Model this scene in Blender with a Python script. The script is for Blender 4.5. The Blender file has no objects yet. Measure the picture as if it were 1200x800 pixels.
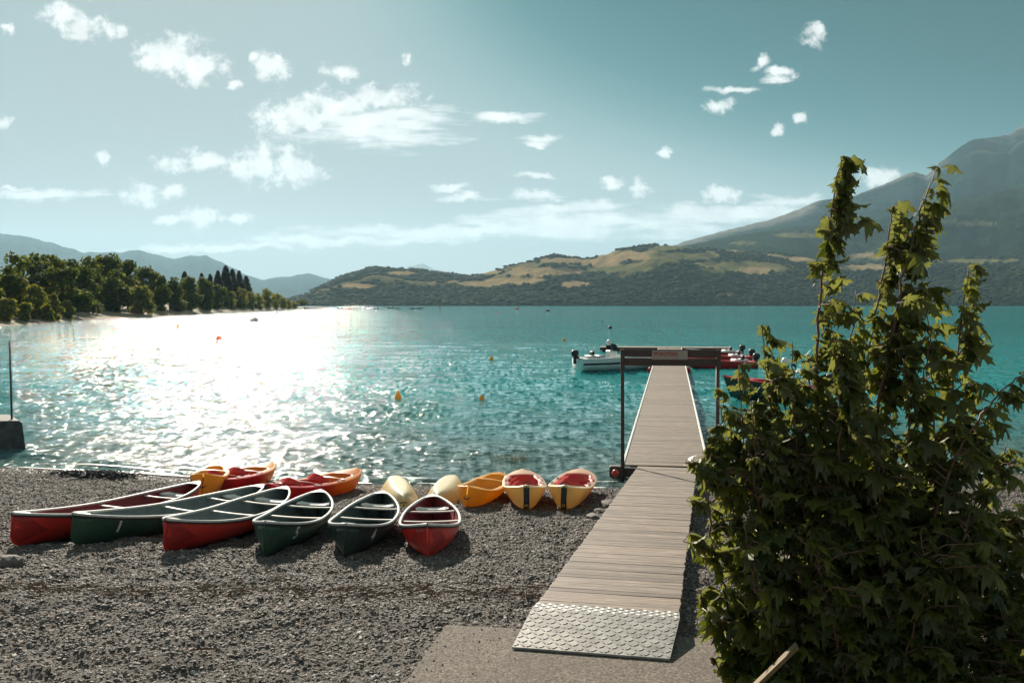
import bpy, bmesh, math, random
import numpy as np
from mathutils import Vector, Matrix, Quaternion, Euler

R = math.radians
random.seed(7)
RNG = np.random.default_rng(7)
scene = bpy.context.scene
COL = scene.collection

# ------------------------------------------------------------------ camera
F, CX, CY, HOR = 1100.0, 600.0, 400.0, 356.5      # focal length and horizon in photograph pixels
CZ = 4.3                                          # camera height above the lake
PITCH = math.atan((CY - HOR) / F)
cam_data = bpy.data.cameras.new('camera')
cam_data.sensor_width = 36.0
cam_data.sensor_fit = 'HORIZONTAL'
cam_data.lens = F / 1200 * 36
cam_data.clip_start = 0.1
cam_data.clip_end = 60000
cam = bpy.data.objects.new('camera', cam_data)
COL.objects.link(cam)
cam.location = (0, 0, CZ)
cam.rotation_euler = (R(90) - PITCH, 0, 0)
scene.camera = cam

# ------------------------------------------------------------------ light
SUN_AZ = R(-19.0)      # clockwise from +Y
SUN_EL = R(29.0)
sun_dir = Vector((math.sin(SUN_AZ) * math.cos(SUN_EL), math.cos(SUN_AZ) * math.cos(SUN_EL), math.sin(SUN_EL)))
sd = bpy.data.lights.new('sun', 'SUN')
sd.energy = 5.0
sd.angle = R(0.53)
sd.color = (1.0, 0.90, 0.76)
sun = bpy.data.objects.new('sun', sd)
COL.objects.link(sun)
sun.location = (-30, 60, 60)
sun.rotation_euler = sun_dir.to_track_quat('Z', 'Y').to_euler()

scene.view_settings.view_transform = 'Standard'
scene.view_settings.look = 'None'
scene.view_settings.exposure = 0.85
scene.view_settings.gamma = 1.0
scene.cycles.use_denoising = True
scene.cycles.max_bounces = 8
scene.cycles.transparent_max_bounces = 16
scene.cycles.sample_clamp_indirect = 4.0
scene.cycles.volume_bounces = 0

# ------------------------------------------------------------------ sky with clouds
SKY = 0.05
world = bpy.data.worlds.new('World')
scene.world = world
world.use_nodes = True
wt = world.node_tree
wt.nodes.clear()
def WN(kind, **kw):
    n = wt.nodes.new(kind)
    for k, v in kw.items(): setattr(n, k, v)
    return n
def wl(a, b): wt.links.new(a, b)
def wmath(op, a, b=None, c=None, clamp=False):
    n = WN('ShaderNodeMath', operation=op, use_clamp=clamp)
    for i, v in enumerate((a, b, c)):
        if v is None: continue
        if isinstance(v, (int, float)): n.inputs[i].default_value = v
        else: wl(v, n.inputs[i])
    return n.outputs[0]
def wvec(op, a, b=None):
    n = WN('ShaderNodeVectorMath', operation=op)
    for i, v in enumerate((a, b)):
        if v is None: continue
        if isinstance(v, (tuple, list)): n.inputs[i].default_value = v
        else: wl(v, n.inputs[i])
    return n
sky = WN('ShaderNodeTexSky', sky_type='NISHITA')
sky.sun_disc = False
sky.sun_elevation = SUN_EL
sky.sun_rotation = SUN_AZ
sky.altitude = 800
sky.air_density = 1.0
sky.dust_density = 0.7
sky.ozone_density = 1.2
tint = WN('ShaderNodeMix', data_type='RGBA', blend_type='MULTIPLY')
tint.inputs[0].default_value = 1.0
gam = WN('ShaderNodeGamma'); gam.inputs[1].default_value = 1.6; wl(sky.outputs[0], gam.inputs[0])
wl(gam.outputs[0], tint.inputs[6])
tint.inputs[7].default_value = (0.24, 0.34, 0.222, 1)
pre = wvec('SCALE', tint.outputs[2]); pre.inputs['Scale'].default_value = SKY
# the photograph's colour grade: the sky's brightness runs from deep teal through pale teal to near white
lum = WN('ShaderNodeRGBToBW'); wl(pre.outputs[0], lum.inputs[0])
grade = WN('ShaderNodeValToRGB'); grade.color_ramp.interpolation = 'B_SPLINE'
GR = [(0.0, (0.010, 0.055, 0.060)), (0.18, (0.012, 0.090, 0.100)), (0.28, (0.028, 0.148, 0.158)), (0.36, (0.185, 0.292, 0.300)), (0.46, (0.300, 0.368, 0.372)),
      (0.62, (0.300, 0.350, 0.350)), (0.80, (0.345, 0.380, 0.376)), (1.0, (0.40, 0.415, 0.410))]
ge_ = grade.color_ramp.elements
while len(ge_) < len(GR): ge_.new(0.5)
for e_, (p_, c_) in zip(ge_, GR): e_.position = p_; e_.color = (*c_, 1)
wl(lum.outputs[0], grade.inputs[0])
post = wvec('SCALE', grade.outputs[0]); post.inputs['Scale'].default_value = 0.74 / SKY
geo = WN('ShaderNodeTexCoord')
sep = WN('ShaderNodeSeparateXYZ'); wl(geo.outputs['Generated'], sep.inputs[0])
ysafe = wmath('MAXIMUM', sep.outputs[1], 0.05)
u = wmath('DIVIDE', sep.outputs[0], ysafe)
v = wmath('DIVIDE', sep.outputs[2], ysafe)
uv = WN('ShaderNodeCombineXYZ'); wl(u, uv.inputs[0]); wl(v, uv.inputs[1])
def wnoise(vec, scale, detail, rough=0.55, dist=0.0):
    n = WN('ShaderNodeTexNoise', noise_dimensions='3D')
    n.inputs['Scale'].default_value = scale
    n.inputs['Detail'].default_value = detail
    n.inputs['Roughness'].default_value = rough
    n.inputs['Distortion'].default_value = dist
    wl(vec, n.inputs['Vector'])
    return n
def ellipses(items, coords, grow):
    """smallest normalised distance to a set of cloud centres (direction u,v)"""
    cur = None
    for (px, py, hw, hh) in items:
        s = wvec('SUBTRACT', coords, ((px - CX) / F, (HOR - py) / F, 0))
        m = wvec('MULTIPLY', s.outputs[0], (F / (hw * grow * (0.82 if px > 760 else 1)), F / (hh * grow * (0.86 if px > 760 else 1)), 0))
        l = wvec('LENGTH', m.outputs[0]).outputs['Value']
        cur = l if cur is None else wmath('MINIMUM', cur, l)
    return cur
CUM = [(80, 20, 26, 16), (103, 36, 26, 14), (92, 46, 14, 6), (142, 38, 9, 10), (18, 40, 6, 6),
       (205, 70, 40, 20), (235, 80, 30, 18), (178, 78, 18, 10), (275, 103, 8, 6), (322, 82, 20, 16), (300, 72, 8, 6),
       (405, 88, 19, 9), (478, 76, 6, 7), (8, 144, 9, 8), (121, 187, 11, 9), (170, 228, 20, 12), (205, 226, 12, 8),
       (205, 192, 20, 10), (240, 190, 24, 12), (310, 192, 34, 22), (345, 198, 30, 18), (280, 196, 18, 12),
       (200, 258, 16, 7), (238, 256, 18, 13), (280, 256, 18, 7),
       (350, 140, 44, 20), (400, 126, 44, 16), (450, 118, 42, 11),
       (952, 40, 16, 14), (945, 50, 12, 9), (893, 76, 12, 9), (914, 91, 18, 8), (840, 125, 14, 8), (780, 180, 9, 9), (908, 152, 8, 8),
       (935, 136, 12, 6), (713, 213, 14, 9), (750, 223, 10, 10), (842, 230, 26, 12), (1032, 212, 27, 14)]
STR = [(430, 153, 95, 20), (480, 138, 52, 12), (588, 141, 34, 7), (630, 163, 20, 5), (628, 169, 18, 5), (40, 229, 80, 6), (15, 222, 26, 4),
       (855, 108, 34, 5), (910, 98, 22, 6), (530, 218, 22, 4), (550, 231, 36, 6), (632, 228, 36, 5), (632, 208, 24, 4),
       (700, 262, 150, 20), (560, 272, 190, 10), (840, 250, 130, 12), (400, 282, 160, 7), (690, 244, 60, 8),
       (930, 236, 60, 8), (250, 292, 120, 5)]
warp = wnoise(uv.outputs[0], 26, 4, 0.6)
wv = wvec('SUBTRACT', warp.outputs['Color'], (0.5, 0.5, 0.5))
wv2 = wvec('MULTIPLY', wv.outputs[0], (0.034, 0.026, 0))
cuv = wvec('ADD', uv.outputs[0], wv2.outputs[0]).outputs[0]
cumd = ellipses(CUM, cuv, 1.28)
cn = wnoise(uv.outputs[0], 62, 8, 0.62)
cum = wmath('ADD', wmath('SUBTRACT', 1.13, cumd), wmath('MULTIPLY', wmath('SUBTRACT', cn.outputs[0], 0.52), 2.6))
cumr = WN('ShaderNodeMapRange', interpolation_type='SMOOTHSTEP'); wl(cum, cumr.inputs[0])
cumr.inputs[1].default_value = 0.0; cumr.inputs[2].default_value = 0.85
st_uv = wvec('MULTIPLY', uv.outputs[0], (0.16, 1.0, 1.0)).outputs[0]
sn = wnoise(st_uv, 78, 7, 0.6, 0.3)
strd = ellipses(STR, cuv, 1.25)
stn = wmath('ADD', wmath('SUBTRACT', 1.05, strd), wmath('MULTIPLY', wmath('SUBTRACT', sn.outputs[0], 0.5), 2.3))
strr = WN('ShaderNodeMapRange', interpolation_type='SMOOTHSTEP'); wl(stn, strr.inputs[0])
strr.inputs[1].default_value = 0.0; strr.inputs[2].default_value = 0.85; strr.inputs[4].default_value = 0.95
mask = wmath('MAXIMUM', cumr.outputs[0], strr.outputs[0])
front = WN('ShaderNodeMapRange'); wl(sep.outputs[1], front.inputs[0])
front.inputs[1].default_value = 0.45; front.inputs[2].default_value = 0.6
mask = wmath('MULTIPLY', mask, front.outputs[0])
# denser clouds added round the unseen rest of the sky to lift ambient light
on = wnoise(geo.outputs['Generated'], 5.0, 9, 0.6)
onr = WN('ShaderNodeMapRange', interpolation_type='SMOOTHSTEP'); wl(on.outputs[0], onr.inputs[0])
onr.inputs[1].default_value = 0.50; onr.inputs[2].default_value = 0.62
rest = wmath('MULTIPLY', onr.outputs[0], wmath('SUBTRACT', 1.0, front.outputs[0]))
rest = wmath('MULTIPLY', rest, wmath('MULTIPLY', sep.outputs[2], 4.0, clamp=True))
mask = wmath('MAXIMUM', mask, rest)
shade = wnoise(uv.outputs[0], 34, 3, 0.5)
cshade = WN('ShaderNodeMapRange'); wl(shade.outputs[0], cshade.inputs[0])
cshade.inputs[1].default_value = 0.35; cshade.inputs[2].default_value = 0.65
cshade.inputs[3].default_value = 0.52 / SKY; cshade.inputs[4].default_value = 0.64 / SKY
ccol = WN('ShaderNodeCombineXYZ')
wl(cshade.outputs[0], ccol.inputs[0]); wl(wmath('MULTIPLY', cshade.outputs[0], 1.0), ccol.inputs[1]); wl(wmath('MULTIPLY', cshade.outputs[0], 0.98), ccol.inputs[2])
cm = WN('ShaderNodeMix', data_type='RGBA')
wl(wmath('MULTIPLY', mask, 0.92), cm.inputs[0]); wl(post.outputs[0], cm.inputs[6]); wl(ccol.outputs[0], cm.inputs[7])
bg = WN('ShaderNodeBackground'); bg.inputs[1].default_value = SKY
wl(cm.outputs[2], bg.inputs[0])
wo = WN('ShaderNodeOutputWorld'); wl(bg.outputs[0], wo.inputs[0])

# ------------------------------------------------------------------ helpers: pixels to places
def ray(px, py):
    a, b = (px - CX) / F, (CY - py) / F
    c, s = math.cos(PITCH), math.sin(PITCH)
    return Vector((a, c + b * s, -s + b * c))
def P(px, py, Y):
    d = ray(px, py)
    return Vector((0, 0, CZ)) + d * (Y / d.y)
def G(px, py, z=0.0):
    d = ray(px, py)
    return Vector((0, 0, CZ)) + d * ((z - CZ) / d.z)

_TAB = RNG.random((256, 256))
def vnoise(x, y):
    x = np.asarray(x, float); y = np.asarray(y, float)
    xi = np.floor(x).astype(int); yi = np.floor(y).astype(int)
    fx = x - xi; fy = y - yi
    fx = fx * fx * (3 - 2 * fx); fy = fy * fy * (3 - 2 * fy)
    g = lambda i, j: _TAB[i & 255, j & 255]
    a = g(xi, yi) * (1 - fx) + g(xi + 1, yi) * fx
    b = g(xi, yi + 1) * (1 - fx) + g(xi + 1, yi + 1) * fx
    return a * (1 - fy) + b * fy
def fbm(x, y, o=4, rough=0.5):
    s = 0; a = 1; t = 0
    for k in range(o):
        s = s + a * vnoise(x * 2 ** k + 17.3 * k, y * 2 ** k + 5.1 * k); t += a; a *= rough
    return s / t

SHX = [-3000, -60, -13, -6, -1, 3, 8, 12, 40, 3000]
SHY = [60, 29, 24.6, 22.6, 21.9, 21.8, 22.6, 23.4, 27, 60]
def beach_z(X, Y):
    z = (np.interp(X, SHX, SHY) - Y) * 0.0924
    return np.maximum(np.minimum(z, 1.17), -1.2)
def BG(px, py, off=0.0):
    """where a pixel's ray meets the beach (raised by off)"""
    z = 0.6
    for _ in range(60):
        p = G(px, py, z + off)
        z = 0.5 * z + 0.5 * float(beach_z(p.x, p.y))
    return G(px, py, z + off)

# ------------------------------------------------------------------ helpers: meshes
def new_mesh(name, verts, faces, mat=None, smooth=False):
    me = bpy.data.meshes.new(name)
    me.from_pydata([tuple(q) for q in verts], [], [tuple(f) for f in faces])
    if mat: me.materials.append(mat)
    if smooth: me.polygons.foreach_set('use_smooth', [True] * len(me.polygons))
    me.update()
    return me
def link(name, me, parent=None, loc=None, rot=None):
    o = bpy.data.objects.new(name, me)
    COL.objects.link(o)
    if parent is not None: o.parent = parent
    if loc is not None: o.location = loc
    if rot is not None: o.rotation_euler = rot
    return o
def part(name, verts, faces, mat, parent=None, smooth=False):
    return link(name, new_mesh(name, verts, faces, mat, smooth), parent)
def tag(o, label, cat, group=None, kind=None):
    if label: o['label'] = label
    if cat: o['category'] = cat
    if group: o['group'] = group
    if kind: o['kind'] = kind
    return o
def structure(o, label=None):
    o['kind'] = 'structure'
    if label: o['label'] = label
    return o
def empty(name, loc=(0, 0, 0), matrix=None):
    o = bpy.data.objects.new(name, None)
    COL.objects.link(o)
    o.empty_display_size = 0.2
    if matrix is not None: o.matrix_world = matrix
    else: o.location = loc
    return o
def tri_array_mesh(name, V, T, mat, smooth=False):
    """fast mesh from numpy: V (n,3), T (m,3)"""
    me = bpy.data.meshes.new(name)
    me.vertices.add(len(V)); me.vertices.foreach_set('co', np.asarray(V, np.float32).ravel())
    k = T.shape[1]
    me.loops.add(len(T) * k); me.loops.foreach_set('vertex_index', np.asarray(T, np.int32).ravel())
    me.polygons.add(len(T)); me.polygons.foreach_set('loop_start', np.arange(0, len(T) * k, k, dtype=np.int32))
    me.update(calc_edges=True)
    if smooth: me.polygons.foreach_set('use_smooth', np.ones(len(T), bool))
    if mat: me.materials.append(mat)
    me.validate()
    return me
def grid_faces(nr, nc, closed=False):
    f = []
    for r in range(nr - 1):
        for c in range(nc - 1 if not closed else nc):
            d = (c + 1) % nc
            f.append((r * nc + c, r * nc + d, (r + 1) * nc + d, (r + 1) * nc + c))
    return f
def grid_quads(nr, nc):
    i = np.arange(nr - 1)[:, None] * nc + np.arange(nc - 1)[None, :]
    return np.stack([i, i + 1, i + nc + 1, i + nc], -1).reshape(-1, 4)
class MB:
    """collects shapes for one mesh"""
    def __init__(self): self.v = []; self.f = []
    def add(self, v, f):
        n = len(self.v); self.v += [Vector(q) for q in v]; self.f += [tuple(n + i for i in q) for q in f]; return self
    def box(self, c, s, rot=None):
        hx, hy, hz = s[0] / 2, s[1] / 2, s[2] / 2
        v = [Vector((x, y, z)) for x in (-hx, hx) for y in (-hy, hy) for z in (-hz, hz)]
        if rot: v = [rot @ q for q in v]
        c = Vector(c)
        return self.add([q + c for q in v], [(0, 1, 3, 2), (4, 6, 7, 5), (0, 4, 5, 1), (2, 3, 7, 6), (0, 2, 6, 4), (1, 5, 7, 3)])
    def bbox(self, c, s, b=0.01):
        """box with chamfered edges"""
        hx, hy, hz = s[0] / 2, s[1] / 2, s[2] / 2
        bm = bmesh.new(); bmesh.ops.create_cube(bm, size=1)
        for q in bm.verts: q.co = Vector((q.co.x * s[0], q.co.y * s[1], q.co.z * s[2]))
        bmesh.ops.bevel(bm, geom=bm.edges[:], offset=b, segments=1, affect='EDGES')
        bm.verts.index_update()
        vs = [q.co + Vector(c) for q in bm.verts]; fs = [[q.index for q in f.verts] for f in bm.faces]
        bm.free()
        return self.add(vs, fs)
    def tube(self, pts, rad, n=8, cap=True):
        pts = [Vector(q) for q in pts]
        if not hasattr(rad, '__len__'): rad = [rad] * len(pts)
        v = []; prev = None
        for i, q in enumerate(pts):
            t = (pts[min(i + 1, len(pts) - 1)] - pts[max(i - 1, 0)]).normalized()
            a = Vector((0, 0, 1)) if abs(t.z) < 0.95 else Vector((1, 0, 0))
            if prev is not None: a = prev
            s = t.cross(a).normalized(); b = s.cross(t).normalized(); prev = b
            for k in range(n):
                an = 2 * math.pi * k / n
                v.append(q + (s * math.cos(an) + b * math.sin(an)) * rad[i])
        f = grid_faces(len(pts), n, True)
        if cap:
            f.append(tuple(reversed(range(n)))); f.append(tuple((len(pts) - 1) * n + k for k in range(n)))
        return self.add(v, f)
    def lathe(self, prof, n=14, c=(0, 0, 0)):
        c = Vector(c); v = []
        for r, z in prof:
            for k in range(n):
                a = 2 * math.pi * k / n
                v.append(c + Vector((max(r, 1e-4) * math.cos(a), max(r, 1e-4) * math.sin(a), z)))
        f = grid_faces(len(prof), n, True)
        f.append(tuple(reversed(range(n)))); f.append(tuple((len(prof) - 1) * n + k for k in range(n)))
        return self.add(v, f)
    def mesh(self, name, mat, smooth=False): return new_mesh(name, self.v, self.f, mat, smooth)
    def build(self, name, mat, parent=None, smooth=False): return link(name, self.mesh(name, mat, smooth), parent)

# ------------------------------------------------------------------ materials
def mat_base(name):
    m = bpy.data.materials.new(name); m.use_nodes = True
    nt = m.node_tree; b = nt.nodes['Principled BSDF']
    return m, nt, b
def nd(nt, kind, **kw):
    n = nt.nodes.new(kind)
    for k, v_ in kw.items(): setattr(n, k, v_)
    return n
def rgba(c): return (c[0], c[1], c[2], 1)
def ramp(nt, fac, stops):
    r = nd(nt, 'ShaderNodeValToRGB')
    e = r.color_ramp.elements
    while len(e) < len(stops): e.new(0.5)
    for q, (p, c) in zip(e, stops): q.position = p; q.color = rgba(c)
    nt.links.new(fac, r.inputs[0])
    return r.outputs[0]
def noise(nt, vec, scale, detail=5, rough=0.55, dist=0.0):
    n = nd(nt, 'ShaderNodeTexNoise')
    n.inputs['Scale'].default_value = scale; n.inputs['Detail'].default_value = detail
    n.inputs['Roughness'].default_value = rough; n.inputs['Distortion'].default_value = dist
    if vec is not None: nt.links.new(vec, n.inputs['Vector'])
    return n.outputs[0]
def coords(nt, kind='Object', scale=(1, 1, 1), per_object=False):
    tc = nd(nt, 'ShaderNodeTexCoord'); out = tc.outputs[kind]
    if per_object:
        oi = nd(nt, 'ShaderNodeObjectInfo')
        mu = nd(nt, 'ShaderNodeMath', operation='MULTIPLY'); mu.inputs[1].default_value = 91.0
        nt.links.new(oi.outputs['Random'], mu.inputs[0])
        ad = nd(nt, 'ShaderNodeVectorMath', operation='ADD')
        nt.links.new(out, ad.inputs[0]); nt.links.new(mu.outputs[0], ad.inputs[1]); out = ad.outputs[0]
    mp = nd(nt, 'ShaderNodeMapping'); mp.inputs['Scale'].default_value = scale
    nt.links.new(out, mp.inputs[0])
    return mp.outputs[0]
def bump(nt, b, h, strength, dist):
    n = nd(nt, 'ShaderNodeBump'); n.inputs['Strength'].default_value = strength; n.inputs['Distance'].default_value = dist
    nt.links.new(h, n.inputs['Height']); nt.links.new(n.outputs[0], b.inputs['Normal'])
    return n
def mixc(nt, fac, a, b, mode='MIX'):
    n = nd(nt, 'ShaderNodeMix', data_type='RGBA', blend_type=mode)
    for i, q in ((0, fac), (6, a), (7, b)):
        if isinstance(q, (int, float)): n.inputs[i].default_value = q
        elif isinstance(q, (tuple, list)): n.inputs[i].default_value = rgba(q)
        else: nt.links.new(q, n.inputs[i])
    return n.outputs[2]
def vmat(name, c1, c2, scale=4, rough=0.5, bstr=0.0, bdist=0.01, bscale=None, metal=0.0, coat=0.0, stretch=(1, 1, 1), detail=6, per_object=False, lo=0.35, hi=0.65):
    m, nt, b = mat_base(name)
    vec = coords(nt, 'Object', stretch, per_object)
    n = noise(nt, vec, scale, detail, 0.6)
    nt.links.new(ramp(nt, n, [(lo, c1), (hi, c2)]), b.inputs['Base Color'])
    b.inputs['Roughness'].default_value = rough; b.inputs['Metallic'].default_value = metal
    if coat: b.inputs['Coat Weight'].default_value = coat
    if bstr: bump(nt, b, noise(nt, vec, bscale or scale * 3, 5, 0.6), bstr, bdist)
    return m

M = {}
def hull_mat(name, c1, c2, scuff):
    m, nt, b = mat_base(name)
    vec = coords(nt, 'Object', (1, 1, 1), True)
    c = ramp(nt, noise(nt, vec, 2.5, 6, 0.65), [(0.35, c1), (0.65, c2)])
    sc = noise(nt, coords(nt, 'Object', (1.2, 14, 26), True), 2.2, 6, 0.7)
    c = mixc(nt, ramp(nt, sc, [(0.58, (0, 0, 0)), (0.72, (0.45, 0.45, 0.45))]), c, scuff)
    du = noise(nt, vec, 9, 5, 0.7)
    c = mixc(nt, ramp(nt, du, [(0.52, (0, 0, 0)), (0.80, (0.5, 0.5, 0.5))]), c, (0.16, 0.13, 0.11))
    nt.links.new(c, b.inputs['Base Color'])
    b.inputs['Roughness'].default_value = 0.38
    bump(nt, b, noise(nt, vec, 40, 4, 0.6), 0.15, 0.004)
    return m
M['hull_red'] = hull_mat('hull_red', (0.66, 0.028, 0.022), (0.78, 0.042, 0.030), (0.62, 0.16, 0.13))
M['hull_green'] = hull_mat('hull_green', (0.018, 0.060, 0.042), (0.030, 0.090, 0.062), (0.12, 0.19, 0.16))
M['hull_dark'] = hull_mat('hull_dark', (0.012, 0.030, 0.026), (0.022, 0.048, 0.040), (0.09, 0.12, 0.11))
M['hull_red_wear'] = vmat('hull_red_wear', (0.36, 0.018, 0.016), (0.46, 0.028, 0.022), 9, 0.5)
M['hull_green_wear'] = vmat('hull_green_wear', (0.024, 0.070, 0.045), (0.040, 0.095, 0.058), 9, 0.5)
M['hull_dark_wear'] = vmat('hull_dark_wear', (0.015, 0.034, 0.030), (0.026, 0.050, 0.042), 9, 0.5)
M['inner_red'] = vmat('inner_red', (0.16, 0.018, 0.022), (0.24, 0.028, 0.030), 5, 0.55, 0.2, 0.004, 30)
M['inner_grey'] = vmat('inner_grey', (0.10, 0.13, 0.13), (0.16, 0.19, 0.18), 5, 0.55, 0.2, 0.004, 30)
M['inner_dark'] = vmat('inner_dark', (0.030, 0.050, 0.045), (0.06, 0.085, 0.08), 5, 0.55, 0.2, 0.004, 30)
M['gunwale'] = vmat('gunwale', (0.55, 0.55, 0.52), (0.72, 0.71, 0.68), 12, 0.42)
M['black'] = vmat('black', (0.012, 0.013, 0.015), (0.03, 0.03, 0.032), 9, 0.5)
M['wood_pale'] = vmat('wood_pale', (0.42, 0.38, 0.32), (0.60, 0.56, 0.50), 20, 0.5, stretch=(6, 1, 1))
M['number'] = vmat('number', (0.62, 0.62, 0.60), (0.75, 0.75, 0.72), 30, 0.5)
M['alu_tread'] = vmat('alu_tread', (0.30, 0.285, 0.265), (0.50, 0.48, 0.45), 9, 0.45, metal=0.35)
M['alu'] = vmat('alu', (0.22, 0.205, 0.19), (0.42, 0.395, 0.37), 7, 0.5, 0.2, 0.002, 60, metal=0.35)
M['pale_edge'] = vmat('pale_edge', (0.55, 0.55, 0.53), (0.70, 0.70, 0.67), 6, 0.5)
M['steel_dark'] = vmat('steel_dark', (0.035, 0.030, 0.030), (0.09, 0.06, 0.05), 12, 0.6, 0.2, 0.003)
M['board_dark'] = vmat('board_dark', (0.040, 0.028, 0.026), (0.085, 0.058, 0.050), 10, 0.65, 0.3, 0.004, stretch=(1, 8, 8))
M['sign_board'] = vmat('sign_board', (0.30, 0.26, 0.23), (0.38, 0.34, 0.30), 8, 0.6)
M['sign_red'] = vmat('sign_red', (0.30, 0.05, 0.04), (0.36, 0.08, 0.06), 12, 0.6)
M['boat_white'] = vmat('boat_white', (0.66, 0.66, 0.64), (0.78, 0.78, 0.76), 2, 0.3)
M['boat_grey'] = vmat('boat_grey', (0.30, 0.32, 0.33), (0.38, 0.40, 0.41), 3, 0.35)
M['boat_red'] = vmat('boat_red', (0.42, 0.02, 0.025), (0.55, 0.03, 0.03), 3, 0.35)
M['glass_dark'] = vmat('glass_dark', (0.02, 0.03, 0.035), (0.03, 0.04, 0.05), 3, 0.08)
M['buoy_yellow'] = vmat('buoy_yellow', (0.62, 0.36, 0.03), (0.75, 0.46, 0.05), 6, 0.45)
M['buoy_orange'] = vmat('buoy_orange', (0.70, 0.10, 0.02), (0.80, 0.15, 0.03), 6, 0.45)
M['buoy_red'] = vmat('buoy_red', (0.40, 0.02, 0.02), (0.5, 0.04, 0.03), 6, 0.4)
M['rock'] = vmat('rock', (0.07, 0.062, 0.056), (0.20, 0.18, 0.165), 9, 0.85, 0.6, 0.02, 20, per_object=True)
M['twig'] = vmat('twig', (0.10, 0.055, 0.035), (0.24, 0.15, 0.09), 30, 0.8)
M['stake'] = vmat('stake', (0.13, 0.085, 0.035), (0.22, 0.15, 0.065), 8, 0.7, 0.4, 0.003, stretch=(1, 1, 0.1))
M['reed'] = vmat('reed', (0.36, 0.24, 0.10), (0.50, 0.36, 0.16), 8, 0.8)
M['skin'] = vmat('skin', (0.40, 0.22, 0.15), (0.46, 0.27, 0.19), 8, 0.6)
M['cloth_red'] = vmat('cloth_red', (0.45, 0.08, 0.06), (0.5, 0.1, 0.08), 8, 0.8)
M['house_wall'] = vmat('house_wall', (0.50, 0.46, 0.40), (0.60, 0.56, 0.50), 0.4, 0.8)
M['house_roof'] = vmat('house_roof', (0.28, 0.13, 0.08), (0.36, 0.19, 0.12), 0.4, 0.8)
M['canvas'] = vmat('canvas', (0.35, 0.20, 0.12), (0.42, 0.26, 0.16), 3, 0.8)

def thin(m, f):
    nt = m.node_tree; b = nt.nodes['Principled BSDF']; src = b.inputs['Base Color'].links[0].from_socket
    tr = nd(nt, 'ShaderNodeBsdfTranslucent'); nt.links.new(src, tr.inputs['Color'])
    ms = nd(nt, 'ShaderNodeMixShader'); ms.inputs[0].default_value = f
    nt.links.new(b.outputs[0], ms.inputs[1]); nt.links.new(tr.outputs[0], ms.inputs[2]); nt.links.new(ms.outputs[0], nt.nodes['Material Output'].inputs[0])
for k in ('buoy_yellow', 'buoy_orange'): thin(M[k], 0.5)
def wood_deck():
    m, nt, b = mat_base('deck_wood')
    vec = coords(nt, 'Object', (1.0, 14, 14), True)
    g = noise(nt, vec, 3.0, 7, 0.65)
    c = ramp(nt, g, [(0.36, (0.078, 0.053, 0.037)), (0.50, (0.195, 0.142, 0.105)), (0.66, (0.345, 0.268, 0.206))])
    vec2 = coords(nt, 'Object', (1, 1, 1), True)
    s = noise(nt, vec2, 1.7, 4, 0.6)
    c = mixc(nt, ramp(nt, s, [(0.42, (0, 0, 0)), (0.75, (0.55, 0.55, 0.55))]), c, (0.16, 0.135, 0.115))
    oi = nd(nt, 'ShaderNodeObjectInfo')
    tone = ramp(nt, oi.outputs['Random'], [(0.0, (0.55, 0.53, 0.52)), (0.22, (0.86, 0.86, 0.86)), (0.8, (1.0, 0.985, 0.96)), (1.0, (1.12, 1.1, 1.07))])
    c = mixc(nt, 1.0, c, tone, 'MULTIPLY')
    nt.links.new(c, b.inputs['Base Color'])
    b.inputs['Roughness'].default_value = 0.62
    bump(nt, b, g, 0.5, 0.004)
    return m
M['deck'] = wood_deck()

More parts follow.
